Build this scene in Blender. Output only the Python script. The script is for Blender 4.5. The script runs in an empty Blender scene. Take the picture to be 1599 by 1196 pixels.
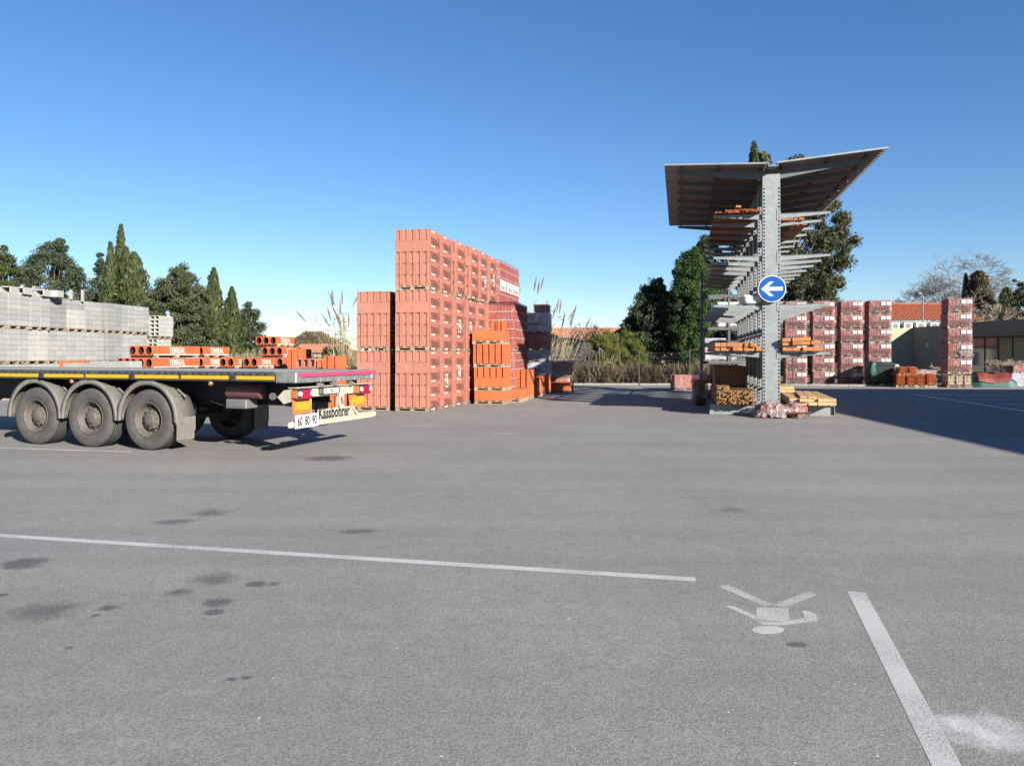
import bpy, bmesh, math, random
import numpy as np
from mathutils import Matrix, Vector, noise as mnoise
random.seed(7)
R = math.radians
sc = bpy.context.scene
COL = sc.collection

# ------------------------------------------------------------------ camera, sky, sun, exposure
F, CX, HY, EYE = 1201.0, 799.5, 555.0, 1.64      # focal length (photo pixels), optical axis, horizon row, eye height
SUN_ELEV, SUN_AZ = R(20.5), math.atan2(0.58, -0.82)   # azimuth from +Y towards +X of the sun's place in the sky
cam_d = bpy.data.cameras.new('camera')
cam = bpy.data.objects.new('camera', cam_d); COL.objects.link(cam)
cam.location = (0, 0, EYE); cam.rotation_euler = (R(90), 0, 0)
cam_d.sensor_fit = 'HORIZONTAL'; cam_d.sensor_width = 36.0
cam_d.lens = 36.0 * F / 1599.0
cam_d.shift_y = -(598 - HY) / 1599.0
cam_d.clip_start = 0.1; cam_d.clip_end = 3000
sc.camera = cam
world = bpy.data.worlds.new('World'); sc.world = world; world.use_nodes = True
wn = world.node_tree.nodes; wl = world.node_tree.links
sky = wn.new('ShaderNodeTexSky'); sky.sky_type = 'NISHITA'; sky.sun_disc = False
sky.sun_elevation = SUN_ELEV; sky.sun_rotation = SUN_AZ
sky.altitude = 300; sky.air_density = 1.0; sky.dust_density = 0.0; sky.ozone_density = 4.0
bg = wn['Background']; bg.inputs['Strength'].default_value = 0.056
hs = wn.new('ShaderNodeHueSaturation'); hs.inputs['Saturation'].default_value = 1.13
gain = wn.new('ShaderNodeMix'); gain.data_type = 'RGBA'; gain.blend_type = 'MULTIPLY'; gain.inputs['Factor'].default_value = 1; gain.inputs['B'].default_value = (.97,.94,1,1)
wl.new(sky.outputs[0], hs.inputs['Color']); wl.new(hs.outputs[0], gain.inputs['A']); wl.new(gain.outputs['Result'], bg.inputs[0])
sun_d = bpy.data.lights.new('sun', 'SUN'); sun = bpy.data.objects.new('sun', sun_d); COL.objects.link(sun)
sun_d.energy = 4.6; sun_d.angle = R(0.53); sun_d.color = (1.0, 0.93, 0.82)
sd = Vector((math.sin(SUN_AZ) * math.cos(SUN_ELEV), math.cos(SUN_AZ) * math.cos(SUN_ELEV), math.sin(SUN_ELEV)))
sun.rotation_euler = sd.to_track_quat('Z', 'Y').to_euler()
sun.location = sd * 60
vs = sc.view_settings
vs.view_transform = 'Standard'; vs.look = 'None'; vs.gamma = 1; vs.exposure = 1.45; vs.use_curve_mapping = False
sc.cycles.max_bounces = 8; sc.cycles.transparent_max_bounces = 24

# ------------------------------------------------------------------ helpers
def G(px, py, z=0.0):                            # ground point under a photo pixel
    Y = (EYE - z) * F / (py - HY)
    return Vector(((px - CX) / F * Y, Y, z))
def XP(px, Y): return (px - CX) / F * Y
def ZP(py, Y): return EYE - (py - HY) / F * Y
AX = R(12.3)                                     # the yard's long axis, turned right of the view
A = Vector((math.sin(AX), math.cos(AX), 0)); B = Vector((math.cos(AX), -math.sin(AX), 0))

class MB:
    def __init__(s): s.v = []; s.f = []; s.m = []; s.s = []
    def add(s, verts, faces, mi=0, smooth=False, M=None):
        o = len(s.v)
        if M is not None: verts = [M @ Vector(p) for p in verts]
        s.v += [tuple(p) for p in verts]
        for f in faces: s.f.append([i + o for i in f]); s.m.append(mi); s.s.append(smooth)
        return s
    def box(s, c, d, mi=0, bev=0.0, M=None):
        hx, hy, hz = d[0]/2, d[1]/2, d[2]/2
        if bev <= 0:
            v = [(c[0]+i*hx, c[1]+j*hy, c[2]+k*hz) for i in (-1,1) for j in (-1,1) for k in (-1,1)]
            f = [(0,1,3,2),(4,6,7,5),(0,4,5,1),(2,3,7,6),(0,2,6,4),(1,5,7,3)]
            return s.add(v, f, mi, False, M)
        b = min(bev, hx*.9, hy*.9, hz*.9); v = []; idx = {}
        for i in (-1,1):
            for j in (-1,1):
                for k in (-1,1):
                    idx[(i,j,k)] = len(v)
                    v += [(c[0]+i*hx, c[1]+j*(hy-b), c[2]+k*(hz-b)), (c[0]+i*(hx-b), c[1]+j*hy, c[2]+k*(hz-b)), (c[0]+i*(hx-b), c[1]+j*(hy-b), c[2]+k*hz)]
        f = []
        for a in range(3):
            o1, o2 = [q for q in range(3) if q != a]
            for sg in (-1, 1):
                ring = []
                for p, q in ((-1,-1),(1,-1),(1,1),(-1,1)):
                    t = [0,0,0]; t[a] = sg; t[o1] = p; t[o2] = q
                    ring.append(idx[tuple(t)] + a)
                f.append(ring)
            for p in (-1,1):
                for q in (-1,1):
                    t0 = [0,0,0]; t0[a] = -1; t0[o1] = p; t0[o2] = q
                    t1 = list(t0); t1[a] = 1
                    f.append([idx[tuple(t0)]+o1, idx[tuple(t1)]+o1, idx[tuple(t1)]+o2, idx[tuple(t0)]+o2])
        for t in idx.values(): f.append([t, t+1, t+2])
        return s.add(v, f, mi, False, M)
    def cyl(s, p0, p1, r0, r1=None, n=12, mi=0, caps=True, smooth=True, M=None):
        p0 = Vector(p0); p1 = Vector(p1); r1 = r0 if r1 is None else r1
        d = (p1-p0).normalized(); t = Vector((0,0,1)) if abs(d.z) < .9 else Vector((1,0,0))
        u = d.cross(t).normalized(); w = d.cross(u)
        v = []
        for p, r in ((p0,r0),(p1,r1)):
            for i in range(n):
                a = 2*math.pi*i/n; v.append(p + u*(r*math.cos(a)) + w*(r*math.sin(a)))
        s.add(v, [(i, (i+1)%n, n+(i+1)%n, n+i) for i in range(n)], mi, smooth, M)
        if caps: s.add(v, [list(range(n))[::-1], list(range(n, 2*n))], mi, False, M)
        return s
    def tube(s, pts, r, n=6, mi=0, M=None):
        for a, b in zip(pts[:-1], pts[1:]): s.cyl(a, b, r, r, n, mi, True, True, M)
        return s
    def lathe(s, prof, n=32, mi=0, smooth=True, M=None):   # profile of (radius, y), round the y axis
        v = []; k = len(prof)
        for i in range(n):
            a = 2*math.pi*i/n
            for r, y in prof: v.append((r*math.cos(a), y, r*math.sin(a)))
        f = [(i*k+j, ((i+1)%n)*k+j, ((i+1)%n)*k+j+1, i*k+j+1) for i in range(n) for j in range(k-1)]
        return s.add(v, f, mi, smooth, M)
    def prism(s, poly, ext, mi=0, M=None):
        n = len(poly); e = Vector(ext); v = [Vector(p) for p in poly]; v += [p+e for p in v]
        f = [(i, (i+1)%n, n+(i+1)%n, n+i) for i in range(n)] + [list(range(n))[::-1], list(range(n,2*n))]
        return s.add(v, f, mi, False, M)
    def poly(s, pts, mi=0, M=None): return s.add(pts, [list(range(len(pts)))], mi, False, M)
    def mesh(s, name, mats, recalc=True):
        me = bpy.data.meshes.new(name); me.from_pydata(s.v, [], s.f)
        for m in (mats if isinstance(mats, (list, tuple)) else [mats]): me.materials.append(m)
        me.polygons.foreach_set('material_index', s.m); me.polygons.foreach_set('use_smooth', s.s)
        if recalc:
            b = bmesh.new(); b.from_mesh(me); bmesh.ops.recalc_face_normals(b, faces=b.faces); b.to_mesh(me); b.free()
        me.update(); return me
    def build(s, name, mats, parent=None, loc=(0,0,0), rot=(0,0,0), recalc=True):
        return put(name, s.mesh(name, mats, recalc), parent, loc, rot)

def put(name, me, parent=None, loc=(0,0,0), rot=(0,0,0)):
    o = bpy.data.objects.new(name, me); COL.objects.link(o)
    o.location = loc; o.rotation_euler = rot
    if parent: o.parent = parent
    return o
def tag(o, label, cat, group=None):
    o['label'] = label; o['category'] = cat
    if group: o['group'] = group
    return o
def thing(name, label, cat, loc=(0,0,0), rz=0.0, group=None):
    return tag(put(name, None, None, loc, (0,0,rz)), label, cat, group)
def struct(o): o['kind'] = 'structure'; return o
def stuff(o): o['kind'] = 'stuff'; return o
def dup(root, loc, rz, label, group=None):
    def cp(o, p):
        c = o.copy(); COL.objects.link(c)
        if p: c.parent = p
        for ch in KIDS.get(o.name, ()): cp(ch, c)
        return c
    KIDS.clear()
    for o in COL.objects:
        if o.parent: KIDS.setdefault(o.parent.name, []).append(o)
    c = cp(root, None); c.location = loc; c.rotation_euler = (0,0,rz); c['label'] = label
    if group: c['group'] = group
    return c
KIDS = {}
ORD = ['first','second','third','fourth','fifth','sixth','seventh','eighth','ninth','tenth','eleventh','twelfth']

# ------------------------------------------------------------------ materials
def mat(name, col, rough=.7, metal=0.0, var=.12, vscale=3.0, bump=0.0, bscale=40.0, rnd=.0, col2=None, spec=.4, stretch=None, dirt=0.0):
    m = bpy.data.materials.new(name); m.use_nodes = True; N = m.node_tree.nodes; L = m.node_tree.links
    p = N['Principled BSDF']; p.inputs['Roughness'].default_value = rough; p.inputs['Metallic'].default_value = metal
    p.inputs['Specular IOR Level'].default_value = spec
    tc = N.new('ShaderNodeTexCoord'); oi = N.new('ShaderNodeObjectInfo')
    ad = N.new('ShaderNodeVectorMath'); ad.operation = 'MULTIPLY_ADD'
    cb = N.new('ShaderNodeCombineXYZ')
    for i in range(3): L.new(oi.outputs['Random'], cb.inputs[i])
    L.new(cb.outputs[0], ad.inputs[0]); ad.inputs[1].default_value = (37, 53, 71); L.new(tc.outputs['Object'], ad.inputs[2])
    vec = ad.outputs[0]
    if stretch:
        mp = N.new('ShaderNodeMapping'); mp.inputs['Scale'].default_value = stretch; L.new(vec, mp.inputs[0]); vec = mp.outputs[0]
    nz = N.new('ShaderNodeTexNoise'); nz.inputs['Scale'].default_value = vscale; nz.inputs['Detail'].default_value = 5; nz.inputs['Roughness'].default_value = .65
    L.new(vec, nz.inputs['Vector'])
    mx = N.new('ShaderNodeMix'); mx.data_type = 'RGBA'
    c1 = [c*(1-var) for c in col]; c2 = [min(1, c*(1+var)) for c in (col2 or col)]
    mx.inputs['A'].default_value = (*c1, 1); mx.inputs['B'].default_value = (*c2, 1)
    mr = N.new('ShaderNodeMapRange'); mr.inputs['From Min'].default_value = .3; mr.inputs['From Max'].default_value = .7
    L.new(nz.outputs['Fac'], mr.inputs['Value']); L.new(mr.outputs[0], mx.inputs['Factor'])
    out = mx.outputs['Result']
    if rnd:
        hv = N.new('ShaderNodeHueSaturation'); r2 = N.new('ShaderNodeMapRange')
        r2.inputs['To Min'].default_value = 1-rnd; r2.inputs['To Max'].default_value = 1+rnd
        L.new(oi.outputs['Random'], r2.inputs['Value']); L.new(r2.outputs[0], hv.inputs['Value']); L.new(out, hv.inputs['Color']); out = hv.outputs[0]
    if dirt:
        n2 = N.new('ShaderNodeTexNoise'); n2.inputs['Scale'].default_value = vscale*2.7; n2.inputs['Detail'].default_value = 8; n2.inputs['Roughness'].default_value = .75
        L.new(vec, n2.inputs['Vector'])
        m3 = N.new('ShaderNodeMapRange'); m3.inputs['From Min'].default_value = .5; m3.inputs['From Max'].default_value = .72; m3.inputs['To Max'].default_value = dirt
        L.new(n2.outputs['Fac'], m3.inputs['Value'])
        m4 = N.new('ShaderNodeMix'); m4.data_type = 'RGBA'; m4.inputs['B'].default_value = (.09, .075, .06, 1)
        L.new(m3.outputs[0], m4.inputs['Factor']); L.new(out, m4.inputs['A']); out = m4.outputs['Result']
    L.new(out, p.inputs['Base Color'])
    if bump:
        nb = N.new('ShaderNodeTexNoise'); nb.inputs['Scale'].default_value = bscale; nb.inputs['Detail'].default_value = 4
        L.new(vec, nb.inputs['Vector'])
        bp = N.new('ShaderNodeBump'); bp.inputs['Strength'].default_value = bump; bp.inputs['Distance'].default_value = .02
        L.new(nb.outputs['Fac'], bp.inputs['Height']); L.new(bp.outputs[0], p.inputs['Normal'])
    return m

def film_mat(name, tint, cover, col=(.55,.5,.52), wr=4.0):  # stretch film: clear with milky folds
    m = bpy.data.materials.new(name); m.use_nodes = True; N = m.node_tree.nodes; L = m.node_tree.links
    p = N['Principled BSDF']; p.inputs['Base Color'].default_value = (*col, 1); p.inputs['Roughness'].default_value = .28
    tr = N.new('ShaderNodeBsdfTransparent'); tr.inputs[0].default_value = (*tint, 1)
    tc = N.new('ShaderNodeTexCoord'); oi = N.new('ShaderNodeObjectInfo')
    cb = N.new('ShaderNodeCombineXYZ')
    for i in range(3): L.new(oi.outputs['Random'], cb.inputs[i])
    ad = N.new('ShaderNodeVectorMath'); ad.operation = 'MULTIPLY_ADD'; ad.inputs[1].default_value = (31, 47, 59)
    L.new(cb.outputs[0], ad.inputs[0]); L.new(tc.outputs['Object'], ad.inputs[2])
    nz = N.new('ShaderNodeTexNoise'); nz.inputs['Scale'].default_value = wr; nz.inputs['Detail'].default_value = 6; nz.inputs['Distortion'].default_value = 1.5
    L.new(ad.outputs[0], nz.inputs['Vector'])
    mr = N.new('ShaderNodeMapRange'); mr.inputs['From Min'].default_value = .42; mr.inputs['From Max'].default_value = .75
    mr.inputs['To Min'].default_value = cover[0]; mr.inputs['To Max'].default_value = cover[1]
    L.new(nz.outputs['Fac'], mr.inputs['Value'])
    bp = N.new('ShaderNodeBump'); bp.inputs['Strength'].default_value = .8; bp.inputs['Distance'].default_value = .05
    L.new(nz.outputs['Fac'], bp.inputs['Height']); L.new(bp.outputs[0], p.inputs['Normal'])
    ms = N.new('ShaderNodeMixShader'); L.new(mr.outputs[0], ms.inputs[0]); L.new(tr.outputs[0], ms.inputs[1]); L.new(p.outputs[0], ms.inputs[2])
    L.new(ms.outputs[0], N['Material Output'].inputs['Surface'])
    return m

def leaf_mat(name, dark, light, scale=.9, transl=.25):
    m = bpy.data.materials.new(name); m.use_nodes = True; N = m.node_tree.nodes; L = m.node_tree.links
    p = N['Principled BSDF']; p.inputs['Roughness'].default_value = .55; p.inputs['Specular IOR Level'].default_value = .25
    tc = N.new('ShaderNodeTexCoord'); nz = N.new('ShaderNodeTexNoise'); nz.inputs['Scale'].default_value = scale; nz.inputs['Detail'].default_value = 6; nz.inputs['Roughness'].default_value = .7
    L.new(tc.outputs['Object'], nz.inputs['Vector'])
    cr = N.new('ShaderNodeMapRange'); cr.inputs['From Min'].default_value = .35; cr.inputs['From Max'].default_value = .68; L.new(nz.outputs['Fac'], cr.inputs['Value'])
    mx = N.new('ShaderNodeMix'); mx.data_type = 'RGBA'; mx.inputs['A'].default_value = (*dark,1); mx.inputs['B'].default_value = (*light,1)
    L.new(cr.outputs[0], mx.inputs['Factor']); L.new(mx.outputs['Result'], p.inputs['Base Color'])
    tl = N.new('ShaderNodeBsdfTranslucent'); L.new(mx.outputs['Result'], tl.inputs[0])
    ms = N.new('ShaderNodeMixShader'); ms.inputs[0].default_value = transl; L.new(p.outputs[0], ms.inputs[1]); L.new(tl.outputs[0], ms.inputs[2])
    L.new(ms.outputs[0], N['Material Output'].inputs['Surface'])
    return m

def asphalt_mat():
    m = bpy.data.materials.new('asphalt'); m.use_nodes = True; N = m.node_tree.nodes; L = m.node_tree.links
    p = N['Principled BSDF']; p.inputs['Roughness'].default_value = .85; p.inputs['Specular IOR Level'].default_value = .3
    tc = N.new('ShaderNodeTexCoord'); V = tc.outputs['Object']
    def nz(scale, det=3, rough=.6, st=None):
        n = N.new('ShaderNodeTexNoise'); n.inputs['Scale'].default_value = scale; n.inputs['Detail'].default_value = det; n.inputs['Roughness'].default_value = rough
        if st:
            mp = N.new('ShaderNodeMapping'); mp.inputs['Scale'].default_value = st; mp.inputs['Rotation'].default_value = (0,0,R(14)); L.new(V, mp.inputs[0]); L.new(mp.outputs[0], n.inputs[0])
        else: L.new(V, n.inputs[0])
        return n.outputs['Fac']
    def mr(x, a, b, c, d):
        q = N.new('ShaderNodeMapRange'); L.new(x, q.inputs['Value'])
        for k, val in zip(('From Min','From Max','To Min','To Max'), (a,b,c,d)): q.inputs[k].default_value = val
        return q.outputs[0]
    def mul(a, b):
        q = N.new('ShaderNodeMath'); q.operation = 'MULTIPLY'; L.new(a, q.inputs[0]); L.new(b, q.inputs[1]); return q.outputs[0]
    vo = N.new('ShaderNodeTexVoronoi'); vo.inputs['Scale'].default_value = 95; L.new(V, vo.inputs['Vector'])
    sep = N.new('ShaderNodeSeparateColor'); L.new(vo.outputs['Color'], sep.inputs[0])
    stone = mr(sep.outputs[0], 0, 1, .83, 1.17)                       # each chip of aggregate its own tone
    pit = mr(vo.outputs['Distance'], .3, .8, 1.05, .72)             # binder between the chips
    fine = mr(nz(210, 2), .3, .7, .88, 1.12)
    mid = mr(nz(5, 7, .78), .3, .7, .9, 1.1)
    big = mr(nz(.33, 6, .66), .3, .7, .9, 1.1)
    lane = mr(nz(.5, 4, .6, (.12, 2.4, 1)), .3, .7, .92, 1.08)
    val = mul(mul(mul(stone, pit), mul(fine, mid)), mul(big, lane))
    sp = N.new('ShaderNodeTexVoronoi'); sp.inputs['Scale'].default_value = 14; L.new(V, sp.inputs['Vector'])
    s2 = N.new('ShaderNodeSeparateColor'); L.new(sp.outputs['Color'], s2.inputs[0])
    rare = mul(mr(s2.outputs[0], .955, .96, 0, 1), mr(sp.outputs['Distance'], .05, .12, 1, 0))   # pale grit lying about
    cm = N.new('ShaderNodeMix'); cm.data_type = 'RGBA'; L.new(mr(nz(.22, 4, .6), .35, .65, 0, 1), cm.inputs['Factor'])
    cm.inputs['A'].default_value = (.228, .224, .218, 1); cm.inputs['B'].default_value = (.247, .233, .216, 1)
    sc_ = N.new('ShaderNodeVectorMath'); sc_.operation = 'SCALE'; L.new(cm.outputs['Result'], sc_.inputs[0]); L.new(val, sc_.inputs['Scale'])
    c2 = N.new('ShaderNodeMix'); c2.data_type = 'RGBA'; L.new(rare, c2.inputs['Factor']); L.new(sc_.outputs[0], c2.inputs['A']); c2.inputs['B'].default_value = (.55,.53,.5,1)
    L.new(c2.outputs['Result'], p.inputs['Base Color'])
    bp = N.new('ShaderNodeBump'); bp.inputs['Strength'].default_value = .32; bp.inputs['Distance'].default_value = .005
    L.new(mul(stone, pit), bp.inputs['Height']); L.new(bp.outputs[0], p.inputs['Normal'])
    return m

def worn_mat(name, col, lo, hi, scale=60, radial=False, rough=.7, top=1.0):   # paint, powder or oil lying thinly on the asphalt
    m = bpy.data.materials.new(name); m.use_nodes = True; N = m.node_tree.nodes; L = m.node_tree.links
    p = N['Principled BSDF']; p.inputs['Base Color'].default_value = (*col,1); p.inputs['Roughness'].default_value = rough
    tr = N.new('ShaderNodeBsdfTransparent'); tc = N.new('ShaderNodeTexCoord'); gm = N.new('ShaderNodeNewGeometry')
    n = N.new('ShaderNodeTexNoise'); n.inputs['Scale'].default_value = scale; n.inputs['Detail'].default_value = 5; n.inputs['Roughness'].default_value = .7
    L.new(gm.outputs['Position'], n.inputs['Vector']); x = n.outputs['Fac']
    n3 = N.new('ShaderNodeTexNoise'); n3.inputs['Scale'].default_value = 7 if radial else 1.6; n3.inputs['Detail'].default_value = 4; L.new(gm.outputs['Position'], n3.inputs['Vector'])
    q0 = N.new('ShaderNodeMath'); q0.operation = 'MULTIPLY_ADD'; L.new(n3.outputs['Fac'], q0.inputs[0]); q0.inputs[1].default_value = .9 if radial else .5; L.new(x, q0.inputs[2]); x = q0.outputs[0]
    if radial:
        ln = N.new('ShaderNodeVectorMath'); ln.operation = 'LENGTH'; L.new(tc.outputs['Object'], ln.inputs[0])
        q = N.new('ShaderNodeMath'); q.operation = 'MULTIPLY_ADD'; L.new(ln.outputs['Value'], q.inputs[0]); q.inputs[1].default_value = -.8; L.new(x, q.inputs[2]); x = q.outputs[0]
    mr = N.new('ShaderNodeMapRange'); mr.inputs['From Min'].default_value = lo; mr.inputs['From Max'].default_value = hi; mr.inputs['To Max'].default_value = top; L.new(x, mr.inputs['Value'])
    ms = N.new('ShaderNodeMixShader'); L.new(mr.outputs[0], ms.inputs[0]); L.new(tr.outputs[0], ms.inputs[1]); L.new(p.outputs[0], ms.inputs[2])
    L.new(ms.outputs[0], N['Material Output'].inputs['Surface'])
    return m

M = {}
M['asphalt'] = asphalt_mat()
M['dust'] = worn_mat('pale_dust', (.5,.49,.47), .3, .95, 25, True, .9, .35)
M['soil'] = mat('dry_soil', (.16,.13,.085), .95, var=.35, vscale=.6, bump=.5, bscale=9)
M['kerb'] = mat('kerb_concrete', (.22,.21,.19), .9, var=.15, vscale=5, bump=.2)
M['paint'] = worn_mat('road_paint', (.45,.445,.43), .52, .74, 95)
M['paint_shade_lifted'] = worn_mat('road_paint_shade_lifted', (.75,.74,.72), .3, .5, 95)  # same road paint, colour whitened so lines lying in shade still show
M['paint_worn'] = worn_mat('road_paint_worn', (.47,.46,.44), .55, .80, 110)
M['oil'] = worn_mat('oil_stain', (.035,.034,.034), .22, .55, 40, True, .6, .34)
M['oil_faint'] = worn_mat('oil_stain_faint', (.05,.048,.046), .2, .75, 40, True, .7, .32)
M['powder'] = worn_mat('white_powder', (.72,.72,.72), .35, 1.0, 70, True, .9, .8)
M['red_brick'] = mat('red_clay_brick', (.335,.138,.098), .85, var=.10, vscale=4, bump=.15, bscale=30, rnd=.07)
M['orange_brick'] = mat('orange_clay_brick', (.38,.098,.034), .85, var=.12, vscale=4, bump=.15, bscale=30, rnd=.09)
M['orange_box'] = mat('orange_clay_box', (.42,.085,.03), .8, var=.08, vscale=3, bump=.1, rnd=.06)
M['tile'] = mat('stacked_clay_tile', (.28,.09,.06), .85, var=.25, vscale=5, bump=.3, bscale=18, rnd=.12, stretch=(6,6,.6))
M['orange_tile'] = mat('orange_roof_tile', (.55,.135,.035), .8, var=.15, vscale=5, rnd=.12)
M['roof_tile'] = mat('terracotta_roof', (.29,.082,.04), .85, var=.3, vscale=6, bump=.2, rnd=.05)
M['old_roof'] = mat('old_terracotta_roof', (.36,.16,.10), .9, var=.25, vscale=3)
M['concrete'] = mat('grey_concrete_block', (.245,.25,.244), .92, var=.10, vscale=6, bump=.35, bscale=60, rnd=.10)
M['concrete_dark'] = mat('dark_concrete_block', (.20,.203,.20), .92, var=.10, vscale=6, bump=.35, bscale=60, rnd=.08)
M['concrete_cream'] = mat('cream_concrete_block', (.31,.31,.285), .92, var=.10, vscale=6, bump=.3, bscale=60, rnd=.06)
M['pallet'] = mat('pallet_wood', (.26,.205,.145), .85, var=.3, vscale=5, bump=.2, rnd=.2, stretch=(1,1,4))
M['pallet_red'] = mat('red_painted_pallet', (.24,.10,.07), .85, var=.25, vscale=5)
M['pale_print'] = mat('pale_print', (.50,.36,.33), .7, var=.05)
M['rose_print'] = mat('rose_print', (.22,.10,.085), .7, var=.05)
M['ink'] = mat('brown_print', (.085,.045,.037), .6, var=.2)
M['label'] = mat('paper_label', (.44,.43,.41), .7, var=.05)
M['white_print'] = mat('white_print', (.68,.66,.62), .7, var=.04)
M['black_print'] = mat('black_print', (.02,.02,.022), .5, var=.1)
M['grey_print'] = mat('grey_print', (.22,.2,.2), .5, var=.1)
M['film'] = film_mat('clear_stretch_film', (.92,.83,.86), (.07,.42), (.50,.43,.47), 3.5)
M['film_thin'] = film_mat('thin_stretch_film', (.97,.95,.95), (.0,.16), (.5,.46,.46), 3.5)
M['film_purple'] = film_mat('purple_stretch_film', (.80,.66,.74), (.08,.36), (.40,.33,.38), 3.0)
M['film_pink'] = film_mat('printed_film', (.97,.88,.86), (.06,.26), (.48,.30,.28), 2.0)
M['film_loose'] = film_mat('loose_film', (.8,.7,.7), (.25,.85), (.42,.37,.36), 9.0)
M['film_grey'] = film_mat('grey_film', (.62,.66,.74), (.45,.85), (.50,.53,.60), 3.0)
M['film_white'] = film_mat('white_film', (.9,.9,.92), (.8,.97), (.48,.48,.50), 5.0)
M['galv'] = mat('galvanised_steel', (.20,.22,.225), .5, .25, var=.16, vscale=5, bump=.08, bscale=14, rnd=.05, dirt=.4)
M['galv_dark'] = mat('dull_galvanised_steel', (.10,.11,.115), .55, .2, var=.16, vscale=5)
M['roof_under'] = mat('roof_sheet_underside', (.25,.225,.22), .6, .1, var=.22, vscale=1.2, stretch=(.6,3,1), dirt=.3)
M['timber_orange'] = mat('orange_treated_timber', (.33,.125,.045), .75, var=.2, vscale=6, rnd=.2, stretch=(6,.5,6))
M['timber_pale'] = mat('pale_sawn_timber', (.42,.275,.14), .75, var=.15, vscale=6, rnd=.12, stretch=(6,.5,6))
M['timber_brown'] = mat('brown_battens', (.24,.125,.05), .8, var=.4, vscale=14, rnd=.2, stretch=(3,.4,3))
M['timber_red'] = mat('red_brown_battens', (.27,.085,.035), .8, var=.3, vscale=14, rnd=.2, stretch=(3,.4,3))
M['sign_blue'] = mat('sign_blue', (.004,.066,.25), .35, var=.05)
M['sign_white'] = mat('sign_white', (.52,.52,.52), .35, var=.03)
M['tyre'] = mat('dusty_tyre', (.058,.056,.053), .9, var=.25, vscale=7, bump=.2, bscale=60, dirt=.2)
M['tread'] = mat('tyre_tread', (.06,.06,.06), .9, var=.2, vscale=9, bump=.4, bscale=40)
M['rim'] = mat('dirty_rim', (.085,.077,.068), .75, .1, var=.3, vscale=8, dirt=.6)
M['guard'] = mat('dusty_mudguard', (.135,.131,.12), .75, var=.22, vscale=4, dirt=.6)
M['chassis'] = mat('dark_chassis', (.022,.022,.028), .6, var=.3, vscale=4)
M['rail'] = mat('side_rail', (.06,.064,.072), .55, .2, var=.3, vscale=8, dirt=.3)
M['deck'] = mat('trailer_floor', (.30,.28,.255), .8, var=.14, vscale=3, stretch=(.4,6,1), dirt=.2)
M['steel_worn'] = mat('worn_steel', (.23,.235,.235), .45, .45, var=.3, vscale=7, dirt=.5)
M['yellow'] = mat('yellow_reflective', (.42,.27,.012), .5, var=.12, vscale=6, dirt=.35)
M['magenta'] = mat('red_reflective', (.40,.045,.11), .4, var=.06)
M['cream'] = mat('cream_painted_steel', (.36,.33,.265), .55, var=.07, vscale=4, dirt=.4)
M['lamp_red'] = mat('red_lamp_lens', (.30,.004,.033), .12, var=.4, vscale=26, spec=.7)
M['lamp_clear'] = mat('clear_lamp_lens', (.75,.7,.72), .12, var=.1, spec=.7)
M['lamp_amber'] = mat('amber_lamp_lens', (.36,.11,.03), .25, var=.1, spec=.6)
M['orange_board'] = mat('orange_board', (.50,.13,.035), .5, var=.05)
M['yellow_board'] = mat('yellow_board', (.5,.23,.015), .45, var=.05)
M['tank'] = mat('maroon_air_tank', (.10,.045,.05), .5, var=.2, vscale=5)
M['bark'] = mat('bark', (.16,.125,.09), .9, var=.3, vscale=6, bump=.6, bscale=14, stretch=(3,3,.6))
M['twig'] = mat('bare_twigs', (.30,.235,.185), .9, var=.25, vscale=3)
M['twig_grey'] = mat('grey_twigs', (.17,.16,.158), .9, var=.2, vscale=3)
M['cane'] = mat('dry_cane', (.36,.30,.19), .8, var=.2, vscale=3)
M['plume'] = mat('cane_plume', (.13,.11,.095), .95, var=.3, vscale=5)
M['dry_leaf'] = leaf_mat('dry_cane_leaf', (.15,.125,.07), (.31,.265,.16), 1.2)
M['dry_grass'] = leaf_mat('dry_grass', (.075,.058,.036), (.20,.16,.095), .7)
M['conifer'] = leaf_mat('conifer_leaf', (.042,.054,.026), (.10,.112,.056), .8)
M['conifer_dark'] = leaf_mat('dark_conifer_leaf', (.034,.050,.028), (.082,.102,.056), .8)
M['cypress'] = leaf_mat('cypress_leaf', (.035,.05,.018), (.085,.102,.04), 1.0)
M['cypress_brown'] = leaf_mat('brown_cypress_leaf', (.055,.045,.025), (.11,.088,.05), 1.0)
M['laurel'] = leaf_mat('laurel_leaf', (.022,.05,.014), (.07,.12,.035), 1.0, .35)
M['pine'] = leaf_mat('pine_leaf', (.033,.043,.02), (.092,.098,.046), .8)
M['bamboo'] = leaf_mat('bamboo_leaf', (.08,.11,.02), (.22,.22,.06), .7, .4)
M['beige_wall'] = mat('beige_render', (.40,.34,.24), .9, var=.05, vscale=1.5, bump=.1, bscale=30)
M['grey_wall'] = mat('taupe_render', (.32,.265,.19), .9, var=.06, vscale=1.2, bump=.1, bscale=30)
M['fascia'] = mat('dark_fascia', (.13,.115,.10), .7, var=.1)
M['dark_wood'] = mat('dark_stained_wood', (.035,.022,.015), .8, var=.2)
M['slab'] = mat('taupe_slab', (.25,.20,.14), .8, var=.08)
M['cream_wall'] = mat('cream_house_wall', (.5,.46,.38), .9, var=.08)
M['glass'] = mat('window_glass', (.05,.075,.10), .06, var=.1, spec=.8)
M['blind'] = mat('yellow_blind', (.44,.36,.18), .8, var=.06)
M['frame'] = mat('window_frame', (.06,.06,.065), .5, var=.1)
M['white_plastic'] = mat('white_plastic', (.5,.49,.46), .5, var=.05)
M['bin'] = mat('dark_bin_plastic', (.022,.03,.032), .45, var=.15)
M['teal'] = mat('teal_plastic', (.010,.058,.052), .55, var=.12, vscale=3)
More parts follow.
